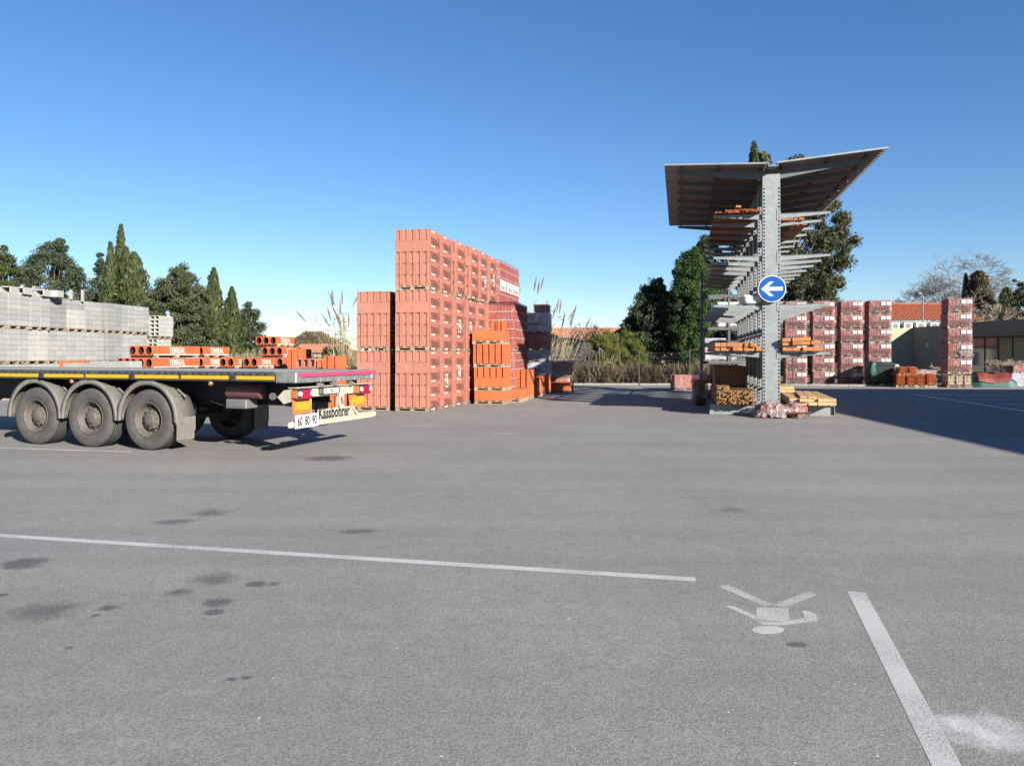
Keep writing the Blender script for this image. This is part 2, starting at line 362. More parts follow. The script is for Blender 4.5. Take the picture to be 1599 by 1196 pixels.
M['red_sheet'] = mat('red_plastic', (.13,.022,.016), .55, var=.12, vscale=3)
M['fence'] = mat('dark_fence_paint', (.03,.035,.03), .6, var=.1)
M['lamp_grey'] = mat('lamp_grey', (.15,.15,.15), .5, .3, var=.1)
M['stone_pack'] = mat('pale_split_stone', (.46,.38,.27), .9, var=.3, vscale=10, bump=.5, bscale=20, rnd=.15)
M['warehouse'] = mat('warehouse_cladding', (.42,.41,.38), .7, .1, var=.08, vscale=1)

_tc = {}
def text(s, width, bold=.0):                      # flat lettering, centred, scaled to a width; returns verts, faces, height
    k = (s, bold)
    if k not in _tc:
        c = bpy.data.curves.new('lettering', 'FONT'); c.body = s; c.align_x = 'CENTER'; c.resolution_u = 2; c.offset = bold
        o = bpy.data.objects.new('lettering', c); me = bpy.data.meshes.new_from_object(o)
        v = [tuple(p.co) for p in me.vertices]; f = [tuple(p.vertices) for p in me.polygons]
        bpy.data.objects.remove(o); bpy.data.curves.remove(c); bpy.data.meshes.remove(me)
        x0 = min(p[0] for p in v); x1 = max(p[0] for p in v); y0 = min(p[1] for p in v); y1 = max(p[1] for p in v)
        _tc[k] = ([((p[0]-(x0+x1)/2)/(x1-x0), (p[1]-(y0+y1)/2)/(x1-x0)) for p in v], f)
    v, f = _tc[k]
    return [(p[0]*width, p[1]*width) for p in v], f
def lettering(mb, s, width, place, mi=0, bold=.0, tall=1.0):   # place maps (x, y) of the lettering to 3-D
    v, f = text(s, width, bold)
    mb.add([place(x, y*tall) for x, y in v], f, mi)

# ------------------------------------------------------------------ ground, kerb, markings
gm = MB(); gm.poly([(-900,-120,-.02),(900,-120,-.02),(900,1500,-.02),(-900,1500,-.02)])
struct(gm.build('ground', M['soil'], recalc=False))
ym = MB()
YB = 42.3                                          # the yard ends at a kerb here
yl = [(-60,-40,0),(60,-40,0),(60,YB-9,0),(12,YB,0),(-2,YB+1.0,0),(-60,YB+13,0)]
ym.poly(yl); struct(ym.build('yard_asphalt', M['asphalt'], recalc=False))
kerb = struct(put('kerb', None)); KM = {}
for a, b in zip(yl[2:5], yl[3:6]):
    a = Vector(a); b = Vector(b); n = int((b-a).length); d = (b-a).normalized(); pn = Vector((-d.y, d.x, 0)); L_ = (b-a).length/n
    if pn.y < 0: pn = -pn
    km = MB(); km.box((0,0,-.02), (L_-.014,.15,.22), 0, .014); me = km.mesh('kerb_stone', M['kerb'])
    for i in range(n):
        p = a + d*(i+.5)*L_ + pn*.075
        if abs(p.x) < p.y*.75 + 2: put('kerb_stone', me, kerb, tuple(p + Vector((0,random.uniform(-.006,.006),random.uniform(-.006,.006)))), (0,0,math.atan2(d.y,d.x)+random.uniform(-.004,.004)))

def stripe(pa, pb, w, name='parking_line', mt='paint'):
    a = G(*pa); b = G(*pb); d = (b-a).normalized(); n = Vector((-d.y, d.x, 0))*w/2; k = max(2, int((b-a).length*2)); mb = MB()
    L_ = [a + (b-a)*i/k for i in range(k+1)]
    j = [1 + .05*mnoise.noise(Vector((p.x*2, p.y*2, 5))) for p in L_]
    mb.add([p + n*q + Vector((0,0,.0014)) for p, q in zip(L_, j)] + [p - n*q + Vector((0,0,.0014)) for p, q in zip(L_, j)],
           [(i, i+1, k+2+i, k+1+i) for i in range(k)])
    return struct(mb.build(name, M[mt], recalc=False))
stripe((-420, 809.5), (1086, 904.5), .105)
stripe((1337, 924), (1560, 1352), .115)
stripe((-60, 697.5), (205, 705.5), .10)
stripe((1430, 616), (1680, 654), .14, 'parking_line', 'paint_shade_lifted')
stripe((1450, 615.9), (1610, 617.3), .14, 'parking_line', 'paint_shade_lifted')
stripe((1556, 630.6), (1630, 631.2), .13, 'parking_line', 'paint_shade_lifted')
def mark(polys):
    mb = MB()
    for pl in polys: mb.poly([G(1040+x/2.86, 860+y/2.86) + Vector((0,0,.0014)) for x, y in pl])
    return struct(mb.build('pedestrian_marking', M['paint_worn'], recalc=False))
el = [(455+72*math.cos(i*math.pi/12), 353+19*math.sin(i*math.pi/12)) for i in range(24)]
mark([[(232,158),(275,152),(475,238),(440,248)], [(470,244),(618,186),(645,181),(672,199),(530,250)],
      [(404,252),(545,256),(552,306),(520,316),(402,306)], [(262,246),(300,246),(402,290),(401,312),(378,298)],
      [(400,313),(520,319),(505,333),(430,329)], [(522,315),(610,302),(668,292),(682,312),(640,318),(508,333)],
      [(606,266),(640,270),(676,284),(664,291),(618,299)], el])
def stain(px, py, wpx, hpx, m='oil', name='oil_stain', rot=0.0):
    c = G(px, py); sx = wpx/2/F*c.y*1.35; sy = (G(px, py-hpx/2).y - G(px, py+hpx/2).y)/2*1.35
    n = 20; mb = MB(); mb.poly([(math.cos(2*math.pi*i/n), math.sin(2*math.pi*i/n), 0) for i in range(n)])
    o = mb.build(name, M[m], None, (c.x, c.y, .003), (0,0,rot), recalc=False); o.scale = (sx, sy, 1); return struct(o)
for a in [(38,880,64,16,'oil'),(70,954,112,28,'oil_faint'),(170,949,30,9,'oil'),(150,961,14,6,'oil'),(4,929,16,5,'oil'),(402,912,30,9,'oil'),(427,912,18,7,'oil_faint'),
          (341,941,46,13,'oil'),(336,956,30,9,'oil'),(276,925,40,12,'oil_faint'),(335,905,70,20,'oil_faint'),(330,801,52,11,'oil_faint'),(270,815,60,9,'oil_faint'),
          (362,1061,18,6,'oil'),(385,1059,20,7,'oil'),(1249,1007,34,9,'oil'),(512,716,70,8,'oil'),(1150,797,70,9,'oil_faint'),(108,1012,14,5,'oil'),(560,830,60,8,'oil_faint')]:
    stain(*a)
stain(1530,1140,190,70,'powder','powder_spill',R(-12))
stain(1165,798,95,10,'dust','dust_patch'); stain(785,677,50,5,'dust','dust_patch'); stain(660,665,90,5,'dust','dust_patch')

# ------------------------------------------------------------------ foliage builders
def leaf_mesh(name, pts, nrm, size, m, aspect=.55, rng=None, along=None):
    n = len(pts); rng = rng or np.random.default_rng(3)
    t = rng.normal(size=(n,3)) if along is None else along + rng.normal(size=(n,3))*.35
    t -= nrm*np.sum(t*nrm, 1, keepdims=True)*(.8 if along is None else .3); t /= np.linalg.norm(t, axis=1, keepdims=True)+1e-9
    b = np.cross(nrm, t); b /= np.linalg.norm(b, axis=1, keepdims=True)+1e-9
    s = size*rng.uniform(.6, 1.4, size=(n,1)); w = s*aspect
    V = np.stack([pts-t*s*.5, pts+b*w*.5+t*s*.05, pts+t*s*.5, pts-b*w*.5+t*s*.05], 1).reshape(-1,3)
    me = bpy.data.meshes.new(name); me.vertices.add(4*n); me.loops.add(4*n); me.polygons.add(n)
    me.vertices.foreach_set('co', V.ravel().astype(np.float32)); me.loops.foreach_set('vertex_index', np.arange(4*n, dtype=np.int32))
    me.polygons.foreach_set('loop_start', np.arange(0,4*n,4, dtype=np.int32)); me.polygons.foreach_set('loop_total', np.full(n,4,dtype=np.int32))
    me.materials.append(m); me.update(calc_edges=True); return me
def unit(rng, n):
    v = rng.normal(size=(n,3)); return v/np.linalg.norm(v, axis=1, keepdims=True)
def clumps(rng, cents, rads, per, flat=.8):
    P = []; Nn = []
    for c, r in zip(cents, rads):
        u = unit(rng, per); q = u*np.minimum(1.22, np.abs(rng.normal(.72, .30, size=(per,1))))*r; q[:,2] *= flat
        P.append(c+q); w = u*.8 + rng.normal(size=(per,3))*.55; Nn.append(w/np.linalg.norm(w, axis=1, keepdims=True))
    return np.concatenate(P), np.concatenate(Nn)
def trunk(mb, base, top, r, n=8, rng=None):
    k = 6; pts = []
    for i in range(k+1):
        f = i/k; j = (rng.normal(size=3)*.06*min(1, f*3) if rng is not None else np.zeros(3)); j[2] = 0
        pts.append(Vector(base)*(1-f) + Vector(top)*f + Vector(j))
    for i in range(k): mb.cyl(pts[i], pts[i+1], r*(1-.8*i/k), r*(1-.8*(i+1)/k), n)
    return pts
def broad_tree(name, label, X, Y, prof, h, m, seed, leaf=.2, ncl=90, per=220, cr=.75, z0=.5, group=None, tr=.22, lobes=None, aspect=.55, upness=0.0):
    # prof: list of (height fraction, radius) of the crown outline
    ncl = int(ncl*2.0); cr *= .72; leaf *= .66; per = int(per*1.35)
    rng = np.random.default_rng(seed); o = thing(name, label, 'tree', (X, Y, -.02), rng.uniform(0,6), group)
    hs = np.array([p[0] for p in prof])*h; rs = np.array([p[1] for p in prof])
    zz = np.linspace(z0, h, 300); pr = np.interp(zz, hs, rs); w = pr + .15; w /= w.sum()
    cents = []; rads = []
    lob = rng.uniform(.82, 1.1, size=14)
    for i in range(ncl):
        z = rng.choice(zz, p=w); a = rng.uniform(0, 2*math.pi); rr = np.interp(z, hs, rs)*lob[int(a/2/math.pi*7)+ (7 if z > h*.6 else 0)]
        f = rng.uniform(.35, 1.0)**.5; cents.append((math.cos(a)*rr*f, math.sin(a)*rr*f, z + rng.normal()*.15)); rads.append(cr*rng.uniform(.45, 1.15)*min(1, .35+rr/max(rs)))
    for z in np.linspace(max(z0, h*.3), h-.1, 16):
        rr = np.interp(z, hs, rs); cents.append((rng.normal()*.12, rng.normal()*.12, z)); rads.append(max(.16, min(cr, rr*.8)))
    cents = np.array(cents); P, Nn = clumps(rng, cents, rads, per)
    al = None
    if upness: al = np.tile([0,0,1.0], (len(P),1))*upness + P*np.array([1,1,0])*.25
    P[:,2] = np.maximum(P[:,2], .1)
    put('crown', leaf_mesh('crown', P, Nn, leaf, m, aspect, rng, al), o)
    tb = MB(); pts = trunk(tb, (0,0,0), (0,0,h*.8), tr, 8, rng)
    for i in range(0, ncl, 5):
        c = Vector(cents[i]); f = min(.95, max(.12, (c.z-.5)/h)); q = pts[int(f*6)]
        tb.cyl(q, c, tr*.22, .02, 5)
    tb.build('trunk', M['bark'], o); return o
def cypress(name, label, X, Y, h, r, m, seed, group=None, leaf=.2, n=9000, sharp=1.0):
    rng = np.random.default_rng(seed); o = thing(name, label, 'tree', (X, Y, -.02), rng.uniform(0,6), group)
    z = h*(rng.uniform(0,1,n)**.85)*.97+.25; f = z/h
    R0 = r*np.clip(np.minimum(1, .55+f*1.6), 0, 1)*np.clip((1-f)*2.0, .0, 1)**(.75*sharp)
    a = rng.uniform(0, 2*math.pi, n); lob = 1+.22*np.sin(a*3+seed+z*1.1)+.20*np.sin(a*5+z*2.9+seed*2)+.12*np.sin(z*6.1+a*2)
    rr = R0*lob*rng.uniform(.5, 1.12, n)+.03
    P = np.stack([np.cos(a)*rr, np.sin(a)*rr, z], 1)
    Nn = np.stack([np.cos(a), np.sin(a), rng.normal(size=n)*.3], 1)+rng.normal(size=(n,3))*.5; Nn /= np.linalg.norm(Nn, axis=1, keepdims=True)
    al = np.stack([np.cos(a)*.35, np.sin(a)*.35, np.ones(n)], 1)
    put('crown', leaf_mesh('crown', P, Nn, leaf*1.5, m, .35, rng, al), o)
    tb = MB(); trunk(tb, (0,0,0), (0,0,h*.9), .14, 6, rng); tb.build('trunk', M['bark'], o); return o
def bare_tree(name, label, X, Y, h, spread, seed, m='twig_grey', depth=6, r=.14, cat='tree', stems=1, group=None, split=3):
    mr_ = max(.008, .00017*Y)
    rng = random.Random(seed); mb = MB(); o = thing(name, label, cat, (X, Y, -.02), 0, group)
    tb = MB()
    def grow(p, d, L_, r_, k):
        q = p; seg = 2 if k < 4 else 1
        for s in range(seg):
            d = (d + Vector((rng.gauss(0,.13), rng.gauss(0,.13), rng.gauss(0,.08)+.03))).normalized()
            e = q + d*(L_/seg); (tb if k < 2 else mb).cyl(q, e, r_*(1-.25*s), r_*(1-.25*(s+1)), 5 if k < 3 else 3, 0, False); q = e
        if k >= depth: return
        for i in range(split if k < depth-1 else split+1):
            nd = (d + Vector((rng.gauss(0,1), rng.gauss(0,1), rng.gauss(0,.55)))*spread).normalized()
            grow(q - d*rng.uniform(0, L_*.45), nd, L_*rng.uniform(.6,.85), max(mr_, r_*.55), k+1)
    for s in range(stems):
        d0 = Vector((rng.gauss(0,.12 if stems == 1 else .35), rng.gauss(0,.12 if stems == 1 else .3), 1)).normalized()
        grow(Vector((rng.gauss(0,.1)*stems, rng.gauss(0,.1)*stems, 0)), d0, h*.30, r, 0)
    tb.build('trunk', M[m], o); stuff(mb.build('branches', M[m], o, recalc=False)); return o
def cane_clump(label, X, Y, h, n, spread, lean, seed, leaves=1.0, group='clumps of giant cane'):
    rng = random.Random(seed); o = thing('cane_clump', label, 'plant', (X, Y, -.02), 0, group); st = MB(); pl = MB(); nr = np.random.default_rng(seed)
    P = []; Al = []
    for i in range(n):
        b = Vector((rng.gauss(0, spread*.35), rng.gauss(0, spread*.3), 0)); hh = h*rng.uniform(.5, 1.02)
        d = Vector((lean + rng.gauss(0,.13), rng.gauss(0,.12), 1)).normalized(); q = b; seg = 5
        bend = Vector((lean*.12 + rng.gauss(0,.04), rng.gauss(0,.04), 0))
        for s in range(seg):
            e = q + d*hh/seg; st.cyl(q, e, .016*(1-.12*s), .016*(1-.12*(s+1)), 3, 0, False)
            for t in range(int(5*leaves)):
                f = rng.random(); pp = q*(1-f)+e*f
                if s > 0: P.append(pp + d*0); Al.append((rng.gauss(0,1)+lean*2, rng.gauss(0,1), rng.uniform(-.3,1)))
            q = e; d = (d+bend).normalized()
        if rng.random() < .5 and hh > h*.7:
            pl.cyl(q - d*.1, q + d*.32, .022, .05, 5); pl.cyl(q + d*.32, q + d*.75, .05, .006, 5)
    P = np.array(P); Al = np.array(Al); Al /= np.linalg.norm(Al, axis=1, keepdims=True)
    Nn = unit(nr, len(P))
    st.build('stalks', M['cane'], o, recalc=False)
    if pl.v: stuff(pl.build('plumes', M['plume'], o))
    put('leaves', leaf_mesh('leaves', P + Al*.22, Nn, .48, M['dry_leaf'], .08, nr, Al), o); return o
def brush(name, label, X0, X1, Y0, Y1, h, n, m, seed, asp=.03, zf=None):
    rng = np.random.default_rng(seed); P = np.stack([rng.uniform(X0,X1,n), rng.uniform(Y0,Y1,n), np.zeros(n)], 1)
    if zf: P[:,2] = [zf(p[0], p[1])-.05 for p in P]
    hh = h*(.45+.55*np.abs(np.sin(P[:,0]*1.3+P[:,1]*.7+seed)))*rng.uniform(.4,1,n)
    al = np.stack([rng.normal(size=n)*.4, rng.normal(size=n)*.4, np.ones(n)], 1); al /= np.linalg.norm(al, axis=1, keepdims=True)
    me_p = P + al*hh[:,None]*.5
    s = hh[:,None]; nrm = unit(rng, n); b = np.cross(nrm, al); b /= np.linalg.norm(b, axis=1, keepdims=True)
    w = .02 + s*asp
    V = np.stack([P-b*w*.4, P+b*w*.4, me_p+b*w*.5+rng.normal(size=(n,3))*.05, P+al*s+rng.normal(size=(n,3))*.10], 1).reshape(-1,3)
    me = bpy.data.meshes.new(name); me.vertices.add(4*n); me.loops.add(4*n); me.polygons.add(n)
    me.vertices.foreach_set('co', V.ravel().astype(np.float32)); me.loops.foreach_set('vertex_index', np.arange(4*n, dtype=np.int32))
    me.polygons.foreach_set('loop_start', np.arange(0,4*n,4, dtype=np.int32)); me.polygons.foreach_set('loop_total', np.full(n,4,dtype=np.int32))
    me.materials.append(M[m]); me.update(calc_edges=True)
    o = put(name, me, None, (0,0,-.02)); tag(o, label, 'undergrowth'); return stuff(o)

# ------------------------------------------------------------------ far setting: hill, houses, trees, fence
HX = lambda x, y: 3.1*math.exp(-(((x+24.6)/3.6)**2)*.9)*max(0, 1-((y-95)/11)**2) + 1.4*math.exp(-((x+21)/9)**2)*max(0, 1-((y-95)/11)**2)
hm = MB(); rows = 14; cols = 40
hv = []
for j in range(rows):
    for i in range(cols):
        x = -42 + 36*i/(cols-1); y = 84 + 22*j/(rows-1); u = (i/(cols-1)-.42)/.32; w = (j/(rows-1)-.5)/.5
        hv.append((x, y, -.1 + HX(x, y) + .2*mnoise.noise(Vector((x*.5, y*.5, 0)))*(HX(x,y) > .2)))
hm.add(hv, [(j*cols+i, j*cols+i+1, (j+1)*cols+i+1, (j+1)*cols+i) for j in range(rows-1) for i in range(cols-1)], 0, True)
struct(hm.build('hill', M['soil']))
brush('hill_scrub', 'grey brown scrub covering the low mound beyond the yard', -33, -12, 86, 97, .7, 16000, 'dry_grass', 41, .02, HX)

def tiled_roof(mb, p0, p1, p2, p3, pitch=.22, rows=14, amp=.05, mi=0):
    # p0-p1 eave, p3-p2 ridge: waves of half-round tiles in stepped courses
    p0, p1, p2, p3 = map(Vector, (p0, p1, p2, p3)); n = (p1-p0).cross(p3-p0).normalized()
    if n.z < 0: n = -n
    k = int((p1-p0).length/pitch)*4; v = []; f = []
    for r in range(rows):
        for e, up in ((r/rows, .045), ((r+1)/rows, .0)):
            for i in range(k+1):
                u = i/k; p = (p0*(1-u)+p1*u)*(1-e) + (p3*(1-u)+p2*u)*e
                v.append(p + n*(amp*abs(math.sin(i*math.pi/4)) + up + .012*mnoise.noise(Vector((r*3.1, i//4*1.7, 0)))))
    w = k+1
    for r in range(2*rows-1):
        for i in range(k): f.append((r*w+i, r*w+i+1, (r+1)*w+i+1, (r+1)*w+i))
    mb.add(v, f, mi, False)
def house(name, label, X, Y, w, d, eave, ridge, rz, wallm='cream_wall', along=True, win=((-.25,),)):
    o = thing(name, label, 'house', (X, Y, -.02), rz)
    mb = MB(); mb.box((0,0,eave/2), (w,d,eave))
    for sx in (-1,1): mb.prism([(sx*w/2,-d/2,eave),(sx*w/2,d/2,eave),(sx*w/2,0,ridge)], (-sx*.2,0,0))
    mb.build('wall', M[wallm], o)
    rb = MB()
    for sy in (-1,1):
        tiled_roof(rb, (-w/2-.4,sy*(d/2+.45),eave-.12),(w/2+.4,sy*(d/2+.45),eave-.12),(w/2+.4,0,ridge+.12),(-w/2-.4,0,ridge+.12), .3, 10, .05)
    rb.build('roof', M['old_roof'], o, recalc=False)
    for k, x in enumerate((-.28, .2)):
        wb = MB(); wb.box((x*w, -d/2-.02, eave*.55), (1.1,.08,1.2)); p = wb.build('window', M['frame'], o)
        wp = MB(); wp.box((x*w, -d/2-.07, eave*.55), (.95,.03,1.05)); wp.build('pane', M['glass'], p)
    return o
house('house', 'low tiled roof house half hidden behind the tall dry canes', 6.3, 72, 9.5, 7, 2.6, 4.1, R(4))
house('house', 'gabled house with terracotta roof behind the green bamboo', 11.2, 68, 7, 6, 2.5, 3.9, R(62))
house('house', 'distant low red roofed shed left of the brick stacks', -19.6, 80, 4.2, 3.4, 2.0, 2.7, R(2))

# fence at the back of the yard
fe = thing('mesh_fence', 'dark wire mesh fence with posts along the back kerb', 'fence', (0,0,0))
fa = Vector((1.2, YB+.95, 0)); fb = Vector((15.5, YB-.45, 0)); fd = (fb-fa).normalized()
pm = MB(); pm.box((0,0,.95), (.07,.07,1.96), 0, .006); pm.box((0,0,1.94), (.08,.08,.03)); pmesh = pm.mesh('post', M['fence'])
for i in range(6): put('post', pmesh, fe, tuple(fa + fd*(.36 + i*2.76)), (0,0,-R(5)))
wb = MB()
for k in range(9): wb.cyl(fa + Vector((0,0,.15+k*.2)), fb + Vector((0,0,.15+k*.2)), .006, .006, 3, 0, False)
n = int((fb-fa).length/.10)
for i in range(n): p = fa + fd*(i*.10); wb.cyl(p + Vector((0,0,.1)), p + Vector((0,0,1.85)), .003, .003, 3, 0, False)
stuff(wb.build('wire_mesh', M['fence'], fe, recalc=False))

brush('dry_brush', 'dry brown brush growing along the back fence', .5, 14.5, YB+1.3, YB+3.4, 1.45, 22000, 'dry_grass', 5, .004)
brush('dry_brush', 'straw coloured thicket behind the orange boxes left of the brick stacks', -21, -7.2, 40, 46, 2.1, 26000, 'dry_leaf', 9, .002)
# left group of trees, behind the block stacks
DK = 'conifer_dark'
broad_tree('broad_conifer', 'green rounded conifer at the left edge of the photo', -35.4, 53.5, [(0,.8),(.2,2.2),(.6,1.9),(.85,1.1),(1,.25)], 9.2, M['cypress'], 11, .26, 80, 180, .8, .8, upness=.5)
broad_tree('broad_conifer', 'dark wide conifer with bumpy top behind the block stacks', -33.9, 57, [(0,.8),(.25,3.2),(.6,3.1),(.85,2.0),(1,.5)], 10.0, M[DK], 12, .3, 110, 190, .85, 1.0, aspect=.4)
broad_tree('slender_conifer', 'slender ragged conifer standing alone left of the tall cypresses', -32.1, 60, [(0,.5),(.2,1.9),(.5,1.3),(.8,.7),(1,.15)], 9.5, M[DK], 13, .28, 46, 170, .6, 1.0, aspect=.4)
CG = 'cypresses left of the yard'
cypress('cypress', 'tallest needle thin cypress spire of the left cypress group', -26.6, 52.3, 10.55, .62, M['cypress'], 21, CG, .2, 6000, 1.1)
cypress('cypress', 'narrow cypress left of the tallest cypress spire', -27.1, 51.9, 9.25, .62, M['cypress'], 22, CG, .2, 6000, 1.1)
cypress('cypress', 'cypress just right of the tallest cypress spire', -26.0, 51.8, 8.9, .85, M['cypress'], 23, CG, .2, 7500)
cypress('cypress', 'widest cypress at the right end of the left cypress group', -25.15, 51.2, 8.45, 1.2, M['cypress'], 24, CG, .2, 11000, .9)
broad_tree('broad_conifer', 'big dense round conifer between the cypresses and the reeds', -20.7, 48, [(0,1.3),(.2,2.3),(.5,2.1),(.8,1.35),(1,.4)], 7.25, M['conifer'], 14, .24, 150, 200, .62, .3, aspect=.45)
cypress('cypress', 'cypress growing against the right side of the big round conifer', -19.0, 49, 7.1, .75, M['cypress'], 25, CG, .2, 7000)
cypress('cypress', 'short cypress furthest right of the left trees', -18.2, 50, 5.95, .65, M['cypress'], 26, CG, .2, 6000)
broad_tree('broad_conifer', 'small dark conifer beside the short cypress', -17.7, 51.5, [(0,.7),(.3,1.25),(.7,.9),(1,.25)], 5.2, M[DK], 15, .24, 46, 150, .5, .3, aspect=.4)
broad_tree('round_bush', 'yellow green bush at the foot of the big round conifer', -20.6, 45.3, [(0,.8),(.4,1.5),(.8,1.1),(1,.4)], 2.6, M['bamboo'], 16, .17, 40, 150, .45, .1)['category'] = 'bush'
broad_tree('round_bush', 'dark green bush beside the reeds left of the brick pallets', -9.9, 43.5, [(0,.6),(.4,.9),(.8,.7),(1,.3)], 2.1, M['conifer'], 17, .17, 30, 130, .38, .1)['category'] = 'bush'
for (X, Y, h, s, k, lb) in [(-30.6,50,8.4,.55,31,'pale bare sapling in front of the dark wide conifer'), (-27.9,51,7.6,.5,32,'bare branching sapling between slender conifer and cypresses'),
                        (-16.6,52,4.9,.75,33,'grey leafless shrub right of the small dark conifer'), (-31.8,49.6,6.6,.5,36,'low pale leafless stems left of the bare sapling')]:
    bare_tree('bare_sapling', lb, X, Y, h, s, k, 'twig', 5, .05, 'tree', 2, None, 2)
# canes
cane_clump('tall reed clump with dark plumes left of the brick stacks', -8.9, 41, 4.5, 46, .75, -.12, 51, .45)
cane_clump('tall reed clump with plumes rising behind the brick wall end', 1.0, 43.2, 5.5, 42, 1.2, .03, 52, .4)
cane_clump('leaning straw canes right of the grey wrapped pallets', 2.2, 43.6, 4.4, 44, 1.2, .28, 53, .35)
bare_tree('bare_tree', 'small leafless tree in front of the far tiled house', 6.6, 62, 5.6, .62, 61, 'twig_grey', 6, .08, 'tree', 2)
bare_tree('bare_shrub', 'tangled grey leafless shrub behind the low orange row', 3.5, 45.6, 3.2, .9, 62, 'twig_grey', 6, .035, 'bush', 4, None, 3)
broad_tree('bamboo_bush', 'feathery yellow green bamboo bush behind the back fence', 5.6, 46.5, [(0,1.1),(.5,1.7),(.8,1.4),(1,.7)], 2.75, M['bamboo'], 18, .26, 75, 190, .5, .4, aspect=.14, upness=1.0)['category'] = 'bush'
broad_tree('bamboo_bush', 'thin yellow bamboo bush beside the dark evergreen', 7.2, 46.2, [(0,.7),(.5,1.0),(.8,.8),(1,.4)], 2.9, M['bamboo'], 19, .24, 40, 150, .42, .8, aspect=.14, upness=1.0)['category'] = 'bush'
cane_clump('short pale stems standing in front of the bamboo bush', 5.3, 45.2, 1.9, 46, 1.6, 0, 54, .25)
broad_tree('evergreen_tree', 'dark spreading evergreen left of the bright laurel', 8.9, 47.5, [(0,.9),(.15,1.9),(.5,2.1),(.8,1.3),(1,.5)], 6.2, M[DK], 71, .22, 150, 200, .66, .2)
broad_tree('laurel_tree', 'bright green laurel left of the steel rack', 10.5, 45, [(0,.5),(.2,.9),(.5,1.35),(.8,1.15),(1,.35)], 7.7, M['laurel'], 72, .17, 150, 210, .56, 1.0)
broad_tree('evergreen_tree', 'dark evergreen filling in behind the left side of the rack', 12.7, 49.5, [(0,1.2),(.2,2.0),(.5,1.9),(.8,1.3),(1,.5)], 9.2, M[DK], 73, .24, 110, 190, .7, .2)
bare_tree('bare_shrub', 'bare twiggy understorey at the foot of the laurel', 10.2, 44.6, 2.4, .8, 63, 'twig', 5, .03, 'bush', 3, None, 3)
# right: behind the rack and beyond the roofs
big = broad_tree('macrocarpa', 'huge dark spreading conifer behind the right side of the rack', 17.6, 48.5, [(.0,.3),(.32,1.0),(.36,2.6),(.55,3.7),(.75,3.0),(.92,1.5),(1,.5)], 14.0, M['pine'], 74, .3, 135, 200, .85, 4.9, tr=.3, aspect=.4)
bare_tree('bare_tree', 'grey bare branches under the huge conifer beside the sign post', 16.9, 46.8, 6.6, .8, 64, 'twig_grey', 6, .09, 'tree', 1)
CR = 'cypresses behind the rack roof'
cypress('cypress', 'sharp cypress tip showing above the rack roof', 15.9, 50.5, 15.8, .75, M['cypress'], 27, CR, .22, 7000)
cypress('cypress', 'blunt cypress top beside the sharp tip above the rack roof', 16.6, 51.0, 15.3, .85, M['conifer'], 28, CR, .22, 7000, .5)
bt = bare_tree('bare_tree', 'large rounded leafless tree beyond the terracotta roof', XP(1502,90), 90, 17.0, .66, 65, 'twig_grey', 8, .2, 'tree', 1, None, 3)
bare_tree('bare_tree', 'pale leafless tree growing in front of the brown cypress', XP(1520,72), 72, 10.6, .55, 66, 'twig', 6, .12, 'tree', 2, None, 3)
CB = 'cypresses beyond the right building'
cypress('cypress', 'broad brownish cypress behind the tall wrapped tower', XP(1528,78), 78, ZP(423,78), 1.5, M['cypress_brown'], 29, CB, .2, 12000, .6)
cypress('cypress', 'thin brownish cypress left of the broad brownish one', XP(1508,79), 79, ZP(427,79), .55, M['cypress_brown'], 30, CB, .2, 4500)
cypress('cypress', 'small dark cypress next to the dark tree at the right edge', XP(1572,74), 74, ZP(450,74), 1.0, M['conifer'], 34, CB, .2, 5000, .6)
broad_tree('dark_tree', 'dark evergreen above the flat roof at the right edge', XP(1604,74), 74, [(0,1.7),(.4,2.5),(.75,2.2),(1,.7)], ZP(442,74), M[DK], 75, .22, 80, 180, .7, 1.0)
bare_tree('dry_shrub', 'dry tan shrub in front of the windows of the flat building', XP(1556,41.5), 41.5, 2.0, .9, 67, 'twig', 6, .03, 'bush', 5, None, 3)
bare_tree('dry_shrub', 'small dry shrub left of the lone wrapped tower', XP(1464,42.0), 42.0, 1.6, .9, 68, 'twig', 5, .025, 'bush', 5, None, 3)

# ------------------------------------------------------------------ buildings on the right
wg = thing('beige_building', 'low beige flat roofed building wing on the right', 'building', (0,0,0))
H0 = 3.62; c0 = Vector((28.25,54.2,0)); c1 = Vector((29.95,39.8,0)); wd = (c1-c0).normalized(); wn_ = Vector((-wd.y, wd.x, 0)); wn_ = wn_ if wn_.x > 0 else -wn_
def wall_quad(mb, a, b, th, z0, z1, mi=0):
    a = Vector(a); b = Vector(b); d = (b-a).normalized(); n = Vector((-d.y,d.x,0)); n = n if n.x > 0 else -n
    mb.prism([a+Vector((0,0,z0)), b+Vector((0,0,z0)), b+n*th+Vector((0,0,z0)), a+n*th+Vector((0,0,z0))], (0,0,z1-z0), mi)
pW = lambda t: c0 + wd*t
mb = MB(); wall_quad(mb, pW(0), pW(4.55), .3, 0, H0)                       # blind stretch, then a glazed one under the slab
wall_quad(mb, pW(4.55), pW(14.2), .3, 0, .55)
mb.build('side_wall', M['grey_wall'], wg)
mb = MB(); mb.prism([(25.4,54.84,0),(28.5,54.22,0),(28.57,54.52,0),(25.46,55.14,0)], (0,0,H0-.05)); mb.build('front_wall', M['beige_wall'], wg)
mb = MB(); sl = wn_*(-.55)
mb.prism([pW(4.6)+sl+Vector((0,0,2.78)), pW(14.3)+sl+Vector((0,0,2.78)), pW(14.3)+wn_*12+Vector((0,0,2.78)), pW(4.6)+wn_*12+Vector((0,0,2.78))], (0,0,.92))
mb.build('roof_slab', M['slab'], wg)
